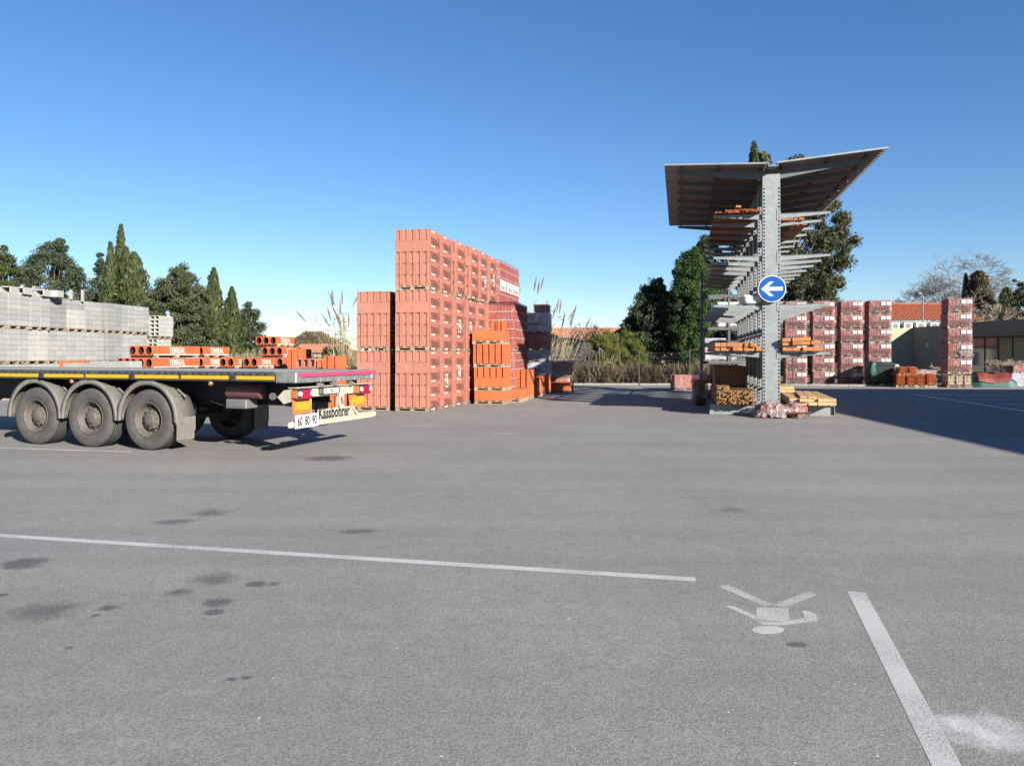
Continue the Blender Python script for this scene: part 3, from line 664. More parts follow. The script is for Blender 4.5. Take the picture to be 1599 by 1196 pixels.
mb = MB(); mb.prism([pW(.02)+wn_*.3+Vector((0,0,3.42)), pW(4.58)+wn_*.3+Vector((0,0,3.42)), pW(4.58)+wn_*12+Vector((0,0,3.42)), pW(.02)+wn_*12+Vector((0,0,3.42))], (0,0,.1)); 
mb.prism([(25.4,55.2,3.4),(28.6,54.56,3.4),(33,64,3.4),(27.0,64,3.4)], (0,0,.1)); mb.build('flat_roof', M['fascia'], wg)
for i in range(8):
    t0 = 4.7+i*1.12; fb_ = MB(); wall_quad(fb_, pW(t0)+wn_*.06, pW(t0+1.08)+wn_*.06, .08, .56, 2.76); w_ = fb_.build('window', M['frame'], wg)
    gb = MB()
    wall_quad(gb, pW(t0+.06)+wn_*.045, pW(t0+1.02)+wn_*.045, .02, .62, 2.70); gb.build('pane', M['glass' if i in (1,2) else 'blind'], w_)
lb = MB(); q = pW(1.6) - wn_*.04 + Vector((0,0,2.35)); lb.cyl(q, q + wn_*.05, .17, .2, 16); lb.build('bulkhead_lamp', M['white_plastic'], wg)
for i, px in enumerate((1397, 1417, 1437, 1458)):
    a_ = thing('air_conditioner', f'white air conditioner unit, {ORD[i]} from left on the flat roof under the tiles', 'air conditioner', (XP(px,57.5), 57.5, 3.51), -R(8), 'air conditioners on the flat roof')
    b_ = MB(); b_.box((0,0,.34), (.62+.12*(i==2),.35,.5), 0, .03); b_.box((0,0,.05), (.5,.3,.08)); b_.build('casing', M['white_plastic'], a_)
    g_ = MB(); g_.cyl((0,-.185,.34),(0,-.175,.34), .19, .19, 16)
    for k in range(5): g_.box((0,-.19,.2+k*.07), (.36,.012,.012))
    g_.build('fan_grille', M['lamp_grey'], a_)
th = thing('tiled_building', 'beige building with bright terracotta tiled roof behind the flat roof', 'building', (0,0,0))
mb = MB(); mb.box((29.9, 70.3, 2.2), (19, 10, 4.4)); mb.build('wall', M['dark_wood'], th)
mb = MB(); tiled_roof(mb, (20.0,64.6,4.50),(39.6,64.6,4.50),(39.6,70.3,6.28),(20.0,70.3,6.28), .36, 12, .085); mb.build('roof', M['roof_tile'], th, recalc=False)
mb = MB(); mb.box((29.8,64.64,4.36), (19.6,.12,.16)); mb.build('gutter', M['frame'], th)
mb = MB()
for i in range(55): mb.cyl((20.1+i*.35,70.3,6.33),(20.1+i*.35+.4,70.3,6.35), .12, .1, 8)
mb.build('ridge_tiles', M['roof_tile'], th)
for (x, y, h, arm, lb) in [(XP(1441,62.5),62.5,ZP(459,62.5),-.0,'small globe street lamp left, above the terracotta roof'), (XP(1603,58),58,ZP(438,58),-.45,'street lamp head reaching in at the right edge')]:
    s_ = thing('street_lamp', lb, 'street lamp', (x,y,0)); b_ = MB(); b_.cyl((0,0,0),(0,0,h-.1), .07, .045, 8); b_.cyl((0,0,h-.1),(arm-.25,0,h+.02), .04, .035, 6); b_.build('pole', M['lamp_grey'], s_)
    b_ = MB(); b_.lathe([(0,-.14),(.2,-.12),(.27,0),(.22,.1),(0,.15)], 12, 0, True, Matrix.Translation((arm-.35,0,h)) @ Matrix.Rotation(R(90),4,'X')); b_.build('lamp_head', M['lamp_grey'], s_)
wh = thing('warehouse', 'long grey warehouse on the right whose shade falls on the yard', 'building', (0,0,0))
a_ = Vector((17.9,-.6,0)); b_ = Vector((20.2,25.0,0)); d_ = (b_-a_).normalized(); a_ = a_ - d_*16; n_ = Vector((d_.y,-d_.x,0))
mb = MB(); mb.prism([a_, b_, b_+n_*14, a_+n_*14], (0,0,5.9)); mb.build('wall', M['warehouse'], wh)
mb = MB(); mb.prism([a_-n_*.12-d_*.12+Vector((0,0,5.86)), b_-n_*.12+d_*.12+Vector((0,0,5.86)), b_+n_*14.1+d_*.12+Vector((0,0,5.86)), a_+n_*14.1-d_*.12+Vector((0,0,5.86))], (0,0,.2)); mb.build('roof', M['fascia'], wh)

# ------------------------------------------------------------------ pallets of brick
def pallet_mesh(w, d, h=.12):
    mb = MB()
    for i in range(5): mb.box((-w/2+.06+i*(w-.12)/4, 0, h-.012), (.1+.0*i, d, .022), 0, .003)
    for j in (-1,0,1):
        mb.box((0, j*(d/2-.05), h-.035), (w,.1,.02))
        mb.box((0, j*(d/2-.05), .01), (w,.09,.02))
        for i in (-1,0,1): mb.box((i*(w/2-.06), j*(d/2-.05), (h-.045+.02)/2+.0), (.11,.088,h-.066))
    return mb.mesh('wooden_pallet', M['pallet'])
PM = {}
def pallet(parent, w, d, loc=(0,0,0)):
    k = (round(w,2), round(d,2))
    if k not in PM: PM[k] = pallet_mesh(w, d)
    return put('wooden_pallet', PM[k], parent, loc)
def brick_mesh(w, d, h, m, groove=True, gd=.026):
    mb = MB(); w -= .004; h -= .005
    if groove:
        def sec(x0, x1, g): return [(-w/2,-d/2,0),(x0,-d/2,0),(x0,-d/2+g,0),(x1,-d/2+g,0),(x1,-d/2,0),(w/2,-d/2,0),(w/2,d/2,0),(-w/2,d/2,0)]
        z1 = h*.84
        mb.prism(sec(-.052, .03, gd), (0,0,z1*.999))
        mb.prism([(x,y,z1) for x,y,_ in sec(-.052,.03,gd)[:1]] + [(-.06,-d/2,z1),(-.06,-d/2+.055,z1),(-.012,-d/2+.055,z1),(-.012,-d/2+gd,z1),(.03,-d/2+gd,z1),(.03,-d/2,z1),(w/2,-d/2,z1),(w/2,d/2,z1),(-w/2,d/2,z1)], (0,0,h-z1))
    else:
        mb.box((0,0,h/2), (w,d,h), 0, .006)
    return mb.mesh('brick', m)
RW, RD, RH = 1.04, 1.16, .331
BK = {'g': brick_mesh(RW/5, RD, RH, M['red_brick']), 'f': brick_mesh(RW/2, RD/5, RH, M['red_brick'], False)}
def flame(mb, x, y, s, place, mi):
    for dx, dy, a, l in ((-.28,-.1,.5,.6),(.28,-.1,-.5,.6),(0,.12,0,.9)):
        ca, sa = math.cos(a), math.sin(a)
        mb.poly([place(x+s*(dx+p*ca-q*sa), y+s*(dy+p*sa+q*ca)) for p, q in ((0,-l*.5),(.2,0),(0,l*.5),(-.2,0))], mi)
def film_print_mesh():
    mb = MB(); xx = RW/2+.009; P = lambda u, z: (xx, u, z)
    rng = random.Random(5)
    for k in range(4):
        z = .12+5*RH-.33-k*.415
        pl = lambda x, y, z=z: (xx, x, z+y)
        lettering(mb, 'TERREAL', .86, pl, 0, .004, 1.3); flame(mb, .34, .135, .085, pl, 0)
        mb.poly([pl(-.42,-.17), pl(-.06,-.17), pl(-.06,-.118), pl(-.42,-.118)], 1)
        for q in (.12, .27): mb.poly([pl(q,-.17), pl(q+.11,-.17), pl(q+.11,-.095), pl(q,-.095)], 2)
    mb.poly([(xx,-.42,1.74),(xx,-.06,1.74),(xx,-.06,1.69),(xx,-.42,1.69)], 1)
    return mb.mesh('film_print', [M['ink'], M['pale_print'], M['rose_print']], False)
def film_sheet_mesh():
    mb = MB(); xx = RW/2+.005; v = []; ny, nz = 14, 22
    for j in range(nz+1):
        for i in range(ny+1):
            v.append((xx + .003*mnoise.noise(Vector((i*.8, j*.8, 1))), -RD/2+.01+(RD-.02)*i/ny, -.01+(5*RH+.125)*j/nz))
    mb.add(v, [(j*(ny+1)+i, j*(ny+1)+i+1, (j+1)*(ny+1)+i+1, (j+1)*(ny+1)+i) for j in range(nz) for i in range(ny)], 0, True)
    return mb.mesh('printed_film', M['film_pink'], False)
FP, FS = film_print_mesh(), film_sheet_mesh()
lm = MB(); lm.poly([(0,-.15,-.21),(0,.15,-.21),(0,.15,.21),(0,-.15,.21)], 0)
lm.add([(.004,-.10,-.16),(.004,.12,-.16),(.004,-.10,.02)], [(0,1,2)], 1); lm.add([(.004,-.13,.06),(.004,.1,.06),(.004,.1,.17),(.004,-.13,.17)], [(0,1,2,3)], 2)
LBL = lm.mesh('paper_label', [M['label'], M['black_print'], M['grey_print']], False)
def red_pallet(label, group, label_z=None):
    o = thing('brick_pallet', label, 'brick pallet', (0,0,0), 0, group); pallet(o, RW, RD)
    for r in range(5):
        z = .12 + r*RH
        if r == 3:
            for i in range(2):
                for j in range(5): put('brick', BK['f'], o, (-RW/4+i*RW/2, -RD/2+RD/10+j*RD/5, z))
        else:
            for i in range(5): put('brick', BK['g'], o, (-RW/2+(i+.5)*RW/5 + random.uniform(-.002,.002), random.uniform(-.004,.004), z))
    put('printed_film', FS, o); put('film_print', FP, o)
    return o
def yard(p, s, t): return p + B*s + A*t
W0 = Vector((-2.413,22.38,0)) ; LV = .12+5*RH+.004
proto = red_pallet('', 'red brick pallets with printed film')
first = True
def set_red(s, t, level, label, ang=0.0, lab=None):
    global first
    p = yard(W0, s - RW/2, t + RD/2); loc = (p.x, p.y, level*LV); rz = -AX + ang
    o = proto if first else dup(proto, loc, rz, label)
    if first: o.location = loc; o.rotation_euler = (0,0,rz); o['label'] = label; first = False
    if lab is not None: put('paper_label', LBL, o, (RW/2+.018, lab[0], lab[1]))
    return o
TN = ['bottom','middle','top']
sT = [[.0,.03,.08],[.01,.03,.08],[0,.01,.08]]
top_s = [0,0,.08,.22,.22,.24]
labs = {(0,1):(-.2,.86),(0,2):(-.15,1.05),(1,2):(-.1,.82),(1,3):(-.25,.80),(2,4):(.1,.75),(2,5):(.0,.9)}
tt = [0,1.19,2.52,3.72,5.0,6.3]; bt_ = [0,1.22,2.48,3.70,4.95,6.2]
for lv in range(3):
    for c in range(6):
        t = (tt if lv == 2 else bt_)[c]; s = top_s[c] if lv == 2 else (0,.02,.05,.12,.15,.2)[c]
        set_red(s, t, lv, f'red brick pallet, {TN[lv]} tier of the three high row, {ORD[c]} from camera', random.uniform(-.008,.008), labs.get((lv,c)))
for lv in range(2):
    for c in range(3):
        set_red(-1.30, .2+c*1.24, lv, f'red brick pallet, {("lower","upper")[lv]} tier of the two high row, {ORD[c]} from camera', random.uniform(-.006,.006), {(1,0):(-.3,.8),(0,0):(-.3,.9)}.get((lv,c)))

# wrapped brick pallets ---------------------------------------------------------
def film_box(w, d, h, seed, dz=.03, m='film', skirt=.03, rough=1.0):
    rng = random.Random(seed); mb = MB(); n = 10; nz = 12; ring = []
    per = [(-w/2+w*i/n, -d/2) for i in range(n)] + [(w/2, -d/2+d*i/n) for i in range(n)] + [(w/2-w*i/n, d/2) for i in range(n)] + [(-w/2, d/2-d*i/n) for i in range(n)]
    k = len(per); v = []
    for j in range(nz+1):
        z = h*j/nz; f = 1 + (skirt/(w/2))*max(0, 1-j/2.0)
        for i, (x, y) in enumerate(per):
            q = dz*.5*rough*mnoise.noise(Vector((x*3+seed, y*3, z*4))) + dz
            v.append((x*f + q*(1 if x > w/2-.01 else -1 if x < -w/2+.01 else 0), y*f + q*(1 if y > d/2-.01 else -1 if y < -d/2+.01 else 0), z + (rng.uniform(-.02,.03) if j == 0 else 0)))
    f = [(j*k+i, j*k+(i+1)%k, (j+1)*k+(i+1)%k, (j+1)*k+i) for j in range(nz) for i in range(k)]
    v.append((0,0,h+.015)); f += [(nz*k+i, nz*k+(i+1)%k, len(v)-1) for i in range(k)]
    mb.add(v, f, 0, True); return mb.mesh('stretch_film', M[m])
WW, WD = 1.12, 1.16
wb_g = brick_mesh(WW/5, WD, RH, M['orange_brick'], False); 
wfilm = film_box(WW, WD, 5*RH+.10, 3, .012, 'film_purple', .01)
band = MB(); 
for z in (.46,.79,1.12,1.44,1.72):
    for i in range(9):
        u = i/9
        band.poly([(-WW/2+WW*u,-WD/2-.018,z),(-WW/2+WW*(u+.075),-WD/2-.018,z),(-WW/2+WW*(u+.075),-WD/2-.018,z+.03),(-WW/2+WW*u,-WD/2-.018,z+.03)])
        band.poly([(WW/2+.018,-WD/2+WD*u,z),(WW/2+.018,-WD/2+WD*(u+.075),z),(WW/2+.018,-WD/2+WD*(u+.075),z+.03),(WW/2+.018,-WD/2+WD*u,z+.03)])
bandm = band.mesh('film_lettering', M['pale_print'], False)
def wrapped_pallet(label, white=False):
    o = thing('wrapped_brick_pallet', label, 'brick pallet', (0,0,0), 0, 'film wrapped brick pallets'); pallet(o, WW, WD)
    for r in range(5):
        for i in range(5): put('brick', wb_g, o, (-WW/2+(i+.5)*WW/5, 0, .12+r*RH))
    put('stretch_film', wfilm, o, (0,0,.06)); put('film_lettering', bandm, o)
    return o
wp = None
def set_wrapped(p, lv, label, print_band=False):
    global wp
    loc = (p.x, p.y, lv*(LV+.03))
    if wp is None: wp = wrapped_pallet(label); o = wp
    else: o = dup(wp, loc, -AX, label)
    o.location = loc; o.rotation_euler = (0,0,-AX); return o
S0 = Vector((.08, 28.35, 0))                        # corner of the two high wrapped stack nearest the camera
for lv in range(2):
    for c in range(2):
        set_wrapped(yard(S0, -WW/2, .62+c*1.24), lv, f'film wrapped brick pallet on the {("lower","upper")[lv]} tier behind the loose orange bricks, {("near","far")[c]} one')
white_top = []
wtop = film_print_band = None
for c, t in enumerate((7.75, 9.0, 10.25)):
    for lv in range(3):
        o = set_wrapped(yard(W0, .27-WW/2, t+WD/2), 0, f'film wrapped brick pallet, {TN[lv]} tier at the high row far end, {ORD[c]} of three')
        o.location.z = lv*LV
        if lv == 2:
            if wtop is None:
                b_ = MB(); xx = WW/2+.024
                b_.poly([(xx,-WD/2+.01,.62),(xx,WD/2-.01,.62),(xx,WD/2-.01,1.05),(xx,-WD/2+.01,1.05)], 0)
                lettering(b_, 'TERREAL', .8, lambda x, y: (xx+.004, x, .76+y), 1, .015, 1.0); flame(b_, .0, .95, .09, lambda x, y: (xx+.004, x, y), 1)
                wtop = b_.mesh('white_film_band', [M['label'], M['grey_print']], False)
            put('white_film_band', wtop, o)

# loose orange bricks ---------------------------------------------------------
OW, OD = 1.08, 1.02
og = brick_mesh(OW/5, OD/2, RH, M['orange_brick'], True, .05); of = brick_mesh(OW/2, OD/5, RH, M['orange_brick'], False)
def orange_pallet(label, rows, group='loose orange brick pallets'):
    o = thing('orange_brick_pallet', label, 'brick pallet', (0,0,0), 0, group); pallet(o, OW, OD)
    for r, kind in enumerate(rows):
        z = .12 + r*RH
        if kind == 'g':
            for i in range(5):
                for j in range(2): put('brick', og, o, (-OW/2+(i+.5)*OW/5+random.uniform(-.003,.003), -OD/4+j*OD/2+random.uniform(-.005,.005), z))
        elif kind == 'f':
            for i in range(2):
                for j in range(5): put('brick', of, o, (-OW/4+i*OW/2, -OD/2+(j+.5)*OD/5+random.uniform(-.003,.003), z))
        else:
            for i in kind: put('brick', og, o, (-OW/2+(i+.5)*OW/5+random.uniform(-.01,.01), random.uniform(-.25,.1), z))
    return o
O0 = Vector((-.215, 25.75, 0)); z = 0
for k, (rows, lb) in enumerate([('f','single row pallet of orange bricks at the very bottom of the loose stack'), ('fg','orange brick pallet, second from the ground in the loose stack'),
                      ('gg','orange brick pallet with two grooved rows, third from the ground'), (['f',(3,4)],'topmost loose orange brick pallet carrying two odd bricks')]):
    o = orange_pallet(lb, rows); p = yard(O0, -OW/2+(.0,-.02,-.05,-.1)[k], OD/2+.02*k); o.location = (p.x, p.y, z); o.rotation_euler = (0,0,-AX+(-.01,.012,-.008,.015)[k]); z += .122+len(rows)*RH
for k, (u_, t, rows, lb) in enumerate([(-.26,1.85,'f','low orange brick pallet behind the loose stack, beside the wrapped stack'), (-.30,3.35,'fgg','chest high orange brick pallet standing in front of the grey wrapped loads'),
                      (-.22,4.75,'fg','two row orange brick pallet right of the chest high one'), (-.30,7.3,'ff','orange brick pallet under the grey wrapped loads'), (.50,8.7,'f','long low orange brick row at the far end of the stacks')]):
    o = orange_pallet(lb, rows); p = yard(O0, u_, t); o.location = (p.x, p.y, 0); o.rotation_euler = (0,0,-AX+random.uniform(-.02,.02))
# grey wrapped loads
def slab_load(label, p, z, w, d, h, core, film, printed=None, rz=0):
    o = thing('wrapped_load', label, 'wrapped pallet', (p.x,p.y,z), -AX+rz, 'wrapped loads at the far end of the brick row'); pallet(o, w-.05, d-.05)
    n = 4
    for i in range(n):
        b_ = MB(); b_.box((-w/2+.02+(i+.5)*(w-.04)/n, 0, .12+(h-.14)/2), ((w-.04)/n-.01, d-.04, h-.14), 0, .01); b_.build('stone_pack' if core == 'stone_pack' else 'tile_pack', M[core], o)
    put('stretch_film', film_box(w, d, h-.05, int(p.x*100)+int(z*10), .012, film, .01), o, (0,0,.05))
    if printed:
        b_ = MB(); lettering(b_, printed, w*.6, lambda x, y: (x, -d/2-.028, h*.45+y), 0, .01); flame(b_, w*.2, h*.72, .1, lambda x, y: (x, -d/2-.028, y), 0)
        b_.build('film_print', M['ink'], o, recalc=False)
    return o
g0 = yard(O0, -.30, 7.3)
slab_load('grey film wrapped load above the orange bricks with small print, lowest of four', yard(g0,0,0), .79, 1.15, 1.1, .55, 'tile', 'film_grey', 'TERREAL')
slab_load('grey film wrapped load, second from the bottom of the grey stack', yard(g0,-.03,0), 1.35, 1.13, 1.1, .5, 'tile', 'film_grey')
slab_load('purple film wrapped tile load under the white printed one', yard(g0,.0,0), 1.86, 1.12, 1.1, .72, 'tile', 'film')
slab_load('pale film wrapped load printed with brand name near top of stack', yard(g0,.02,.02), 2.59, 1.08, 1.08, .85, 'tile', 'film_grey', 'TERREAL')
o = slab_load('small red box load on top of the grey wrapped stack', yard(g0,.25,.05), 3.45, .62, .7, .36, 'tile', 'film')
slab_load('low pink film wrapped load right of the grey stack', yard(g0,.55,3.3), 0, 1.0, 1.0, .62, 'orange_brick', 'film')
slab_load('torn white film wrapped load on top of the low pink one', yard(g0,.57,3.32), .63, .98, .98, .75, 'orange_brick', 'film_loose')

# ------------------------------------------------------------------ concrete block pallets on the left
cb_m = {}
for k in ('concrete','concrete_dark','concrete_cream'):
    b_ = MB(); b_.box((0,0,.098), (.494,.196,.195), 0, .008); cb_m[k] = b_.mesh('concrete_block', M[k])
hb = MB()                                           # hollow block standing on end: two chambers open to the front
for x in (-.24,0,.24): hb.box((x,0,.098), (.03,.196,.19))
for z_ in (.015,.18): hb.box((0,0,z_), (.45,.196,.03))
HB = hb.mesh('hollow_block', M['concrete_cream'])
def block_pallet(label, kinds, hollow=False):
    o = thing('block_pallet', label, 'block pallet', (0,0,0), 0, 'concrete block pallets in the left rows'); pallet(o, 1.0, 1.04)
    for r, k in enumerate(kinds):
        for j in range(2 if not hollow else 6):
            for i in range(5 if not hollow else 2):
                if hollow: put('hollow_block', HB, o, (-.25+i*.5, -.5+j*.2, .12+r*.2))
                else:
                    if (r+int(len(label))) % 3 == 2: pos, rz = (-.4+i*.2+random.uniform(-.006,.006), (-.255 if j == 0 else .255)+random.uniform(-.012,.012)), R(90)
                    else: pos, rz = (-.4+i*.2+random.uniform(-.008,.008), (-.258 if j == 0 else .258)+random.uniform(-.012,.012)), R(90)
                    put('concrete_block', cb_m[k], o, (*pos, .12+r*.198), (0,0,rz))
    return o
C0 = Vector((-18.55, 28.75, 0)); CH = R(7.0); ca = Vector((math.sin(CH), math.cos(CH), 0)); cbv = Vector((math.cos(CH), -math.sin(CH), 0))
g, dk, cr = 'concrete', 'concrete_dark', 'concrete_cream'
mid_ = [[g]*6,[cr]*6,[g]*6,[g]*6,[g]*6,[dk]*6,[g]*6,[g]*6]; top_ = [[g]*6,[g]*6,[dk]*6,[cr,cr,cr,cr,dk,g],[g]*6,[dk]*6,[g]*6,[g]*6]
CT = 1.32
for c in range(-1, 8):
    for lv in range(3):
        kinds = [g]*6 if lv == 0 or c < 0 else (mid_[c] if lv == 1 else top_[c])
        lb = f'grey concrete block pallet, {TN[lv]} tier, ' + ('cut by the left photo edge' if c < 0 else f'{ORD[c]} from the left photo edge')
        o = block_pallet(lb, kinds); p = C0 + ca*(c*1.11+.15) - cbv*(.5 + random.uniform(-.13,.13))
        o.location = (p.x, p.y, lv*CT); o.rotation_euler = (0,0,-CH+random.uniform(-.035,.035))
p = C0 + ca*9.05 - cbv*.2
for lv, rows in enumerate(([g]*6, [cr]*5, [cr]*5)):
    o = block_pallet(f'white hollow block pallet on the {TN[lv]} tier at the far end of the grey rows', rows, lv > 0); o.location = (p.x+.1*lv, p.y, (0,1.32,2.45)[lv]); o.rotation_euler = (0,0,-CH)
o = block_pallet('low white block pallet right of the hollow block stack', [cr]*8); p = C0 + ca*9.6 + cbv*1.3; o.location = (p.x,p.y,0); o.rotation_euler = (0,0,-CH-.3)
# loose pieces on the top tier
def loose(name, label, cat, px, Y, z, build, rz=0.0, m='concrete_cream'):
    b_ = MB(); build(b_); o = b_.build(name, M[m], None, (XP(px,Y), Y, z), (0,0,rz)); return tag(o, label, cat, 'loose concrete pieces on the top tier')
def chimney(b):
    for k in range(3): b.box((-.35+k*.35,0,.13), (.05,.5,.26))
    b.box((0,0,.02), (.72,.5,.04)); b.box((0,0,.245), (.72,.5,.04))
ZT = 2*CT+.12+6*.198
loose('chimney_block', 'white hollow chimney block lying furthest left on the block stacks', 'block', 8, 28.8, ZT, chimney)
loose('chimney_block', 'pair of open chimney chambers above the second block pallet', 'block', 29, 29.2, ZT, chimney)
loose('chimney_block', 'hollow chimney block above the third block pallet', 'block', 60, 30.2, ZT, chimney)
loose('concrete_slab', 'cream solid slab beside the hollow chimney block', 'block', 83, 30.6, ZT, lambda b: b.box((0,0,.13),(.62,.4,.26),0,.01))
for px, Y, lb in ((53,30.1,'thin upright post between the chimney blocks'),(35,29.6,'short upright peg left of the thin post'),(111,31.8,'short grey post above the fourth block pallet'),(129,32.4,'taller grey post above the fifth block pallet')):
    loose('concrete_post', lb, 'post', px, Y, ZT, lambda b: b.box((0,0,.2),(.1,.1,.4+.1*(px==129)),0,.008), 0, 'concrete')

# ------------------------------------------------------------------ orange clay box lintels behind the trailer
def clay_box_mesh(L_, open_=True, printed=True):
    w, h = .26, .30; mb = MB(); n = 14
    oval = [(.104*math.cos(2*math.pi*i/n+math.pi/4), h*.5+.134*math.sin(2*math.pi*i/n+math.pi/4)*(1.0)) for i in range(n)]
    # end face with an oval mouth, ring of quads to the outline
    out = []
    for i in range(n):
        a = 2*math.pi*i/n+math.pi/4; c, s = math.cos(a), math.sin(a); k = max(abs(c), abs(s)); out.append((w/2*c/k, h/2+h/2*s/k))
    for y, dpt in ((0,.5),(L_,-.5)):
        mb.add([(x,y,z) for x,z in out]+[(x,y,z) for x,z in oval]+[(x,y+dpt,z) for x,z in oval],
               [(i,(i+1)%n,n+(i+1)%n,n+i) for i in range(n)], 0)
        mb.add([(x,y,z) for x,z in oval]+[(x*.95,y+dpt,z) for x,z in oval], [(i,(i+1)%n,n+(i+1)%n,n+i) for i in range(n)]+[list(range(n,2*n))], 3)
    mb.add([(sx*w/2,y,z) for y in (0,L_) for sx, z in ((-1,0),(1,0),(1,h),(-1,h))], [(0,1,5,4),(1,2,6,5),(2,3,7,6),(3,0,4,7)], 0)
    x = w/2+.003
    mb.poly([(x,.05,.012),(x,L_-.05,.012),(x,L_-.05,.036),(x,.05,.036)], 1)
    if printed: lettering(mb, 'TERREAL', min(.8, L_*.56), lambda u, v: (x, L_/2+u, .165+v), 2, .0, 1.35)
    if L_ > 2: mb.box((w/2+.001, L_*.45, .15), (.004,.008,.29), 3)
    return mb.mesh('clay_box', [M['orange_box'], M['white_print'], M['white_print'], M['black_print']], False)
CBX = {}
def clay_stack(p, L_, tiers, label, wide=3, z0=0, tops=None, pr=True, step=.392):
    for t in range(tiers):
        wn2 = wide if tops is None else tops[t][0]; off = 0 if tops is None else tops[t][1]; sh = 0 if tops is None or len(tops[t]) < 3 else tops[t][2]
        lb = label % ('topmost' if t == tiers-1 else ORD[t] + ' from the ground')
        o = thing('clay_box_bundle', lb, 'clay boxes', (*(p + B*off + A*sh).xy, z0+t*step), -AX+random.uniform(-.01,.01), 'orange clay box bundles behind the trailer')
        for y in (.2, L_/2, L_-.2): b_ = MB(); b_.box((-wn2*.15+.02, y, .035), (wn2*.3+.06,.09,.07), 0, .004); b_.build('bearer', M['pallet'], o)
        k = (round(L_,2), pr)
        if k not in CBX: CBX[k] = clay_box_mesh(L_, True, pr)
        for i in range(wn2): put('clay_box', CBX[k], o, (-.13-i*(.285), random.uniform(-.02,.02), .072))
def PG(px, Y): return Vector((XP(px,Y), Y, 0))
clay_stack(PG(238,24.0), 2.4, 5, 'three long orange clay boxes in the near left pile, %s')
clay_stack(PG(318,26.6), 1.55, 5, 'shorter orange clay boxes in the second pile, %s', 2)
clay_stack(PG(365,26.2), 1.15, 4, 'short orange clay boxes in the low third pile, %s', 2)
clay_stack(PG(402,26.4), 1.15, 4, 'short orange clay boxes in the low fourth pile, %s', 2)
clay_stack(PG(440,28.0), 1.35, 6, 'orange clay boxes in the tallest stepped pile, %s', 3, 0, [(3,0),(3,0),(3,.0),(2,.05),(3,.03),(3,-.28,.1)])
clay_stack(PG(204,27.5), 1.2, 4, 'plain orange clay boxes behind the near pile, %s', 2, 0, None, False)
# small orange and grey block pallets beside them
def small_pallet(label, p, kind, rows, nx=4, bw=.25, bd=.5, bh=.28, rz=0, base=0.0, group='low block pallets behind the trailer'):
    o = thing('block_pallet', label, 'block pallet', (p.x,p.y,base), -AX+rz, group); pallet(o, nx*bw, bd*2)
    b_ = MB()
    if kind == 'concrete_cream' or kind == 'concrete': b_.box((0,0,bh/2), (bw-.012,bd-.01,bh-.008), 0, .012); mm = b_.mesh('kerb_block', M['concrete'])
    elif kind == 'hollow':
        for x in (-1,1): b_.box((x*(bw/2-.02),0,bh/2), (.03,bd,bh-.01))
        for z_ in (.02,bh-.025): b_.box((0,0,z_), (bw-.02,bd,.03))
        b_.box((0,.06,bh/2),(bw-.07,bd-.2,bh-.06)); mm = b_.mesh('hollow_block', M['red_brick'])
    else: mm = brick_mesh(bw, bd, bh, M['orange_brick'], True, .04)
    for r in range(rows):
        for i in range(nx):
            for j in range(2):
                if r == rows-1 and kind == 'concrete' and i == nx-1 and j == 0: continue
                put(mm.name.split('.')[0], mm, o, (-nx*bw/2+(i+.5)*bw, -bd/2+j*bd, .12+r*bh))
    return o
small_pallet('tall pallet of grey kerb blocks in front of the near orange pile', PG(170,23.4), 'concrete', 5, 6, .26, .5, .27)
small_pallet('lower pallet of upright grey kerb blocks beside the orange box', PG(148,22.6), 'concrete', 4, 5, .26, .5, .325, .05)
small_pallet('stacked orange blocks at the left end behind the trailer deck', PG(122,23.0), 'o', 5, 3, .24, .4, .272, .3)
small_pallet('pale red hollow block pallet right of the tallest clay pile', PG(484,24.4), 'hollow', 5, 3, .22, .3, .285)
small_pallet('orange block pallet at the end of the clay piles, right one', PG(523,22.9), 'o', 5, 2, .24, .3, .302)
small_pallet('orange block pallet at the end of the clay piles, left one', PG(508,24.3), 'o', 5, 1, .26, .3, .275)
small_pallet('orange block pallet behind the stepped clay pile', PG(468,26.6), 'o', 6, 2, .24, .4, .29)

# ------------------------------------------------------------------ flatbed trailer (local x to its rear, y across, z up)
TA = R(19.5)
tr = thing('flatbed_trailer', 'long flatbed semi trailer with three axles parked empty at the left', 'trailer', (-3.449,12.203,0), -TA)
TL, TW = 13.6, 2.55
b = MB(); b.box((-TL/2+.02, TW/2, 1.345), (TL-.04, TW-.06, .05)); b.build('deck', M['deck'], tr)
for y, nm in ((.0,1),(TW,-1)):                       # perforated side rails
    b = MB(); yy = y + nm*.02
    b.box((-TL/2-.19, yy, 1.345), (TL-.4, .04, .066), 0, .004)
    for i in range(int(TL/.145)):
        if i % 9 != 7: b.box((-.55-i*.145, y-nm*.001, 1.338), (.045,.012,.026), 1)
    b.box((-TL/2-.19, yy+nm*.01, 1.27), (TL-.4,.02,.085)); b.box((-TL/2-.19, yy+nm*.02, 1.225), (TL-.4,.06,.012))
    b.build('side_rail', [M['rail'], M['black_print']], tr)
for i in range(10):                                  # reflective strips between the lashing brackets
    x1 = -.38 if i == 0 else -1.25-(i-1)*1.06; x0 = -1.12 if i == 0 else x1-1.0
    if x0 < -13.4: break
    if i % 2 == 0 and i: x0 += .0
    b = MB(); b.box(((x0+x1)/2, -.004, 1.277), (x1-x0, .008, .062)); b.build('reflective_strip', M['yellow'], tr)
for i in range(7):
    b = MB(); b.box((0,-.012,1.275), (.12,.03,.085), 0, .006); b.box((0,-.03,1.245),(.07,.03,.04),0,.005); b.build('lashing_bracket', M['chassis'], tr, (-1.185-i*2.12,0,0))
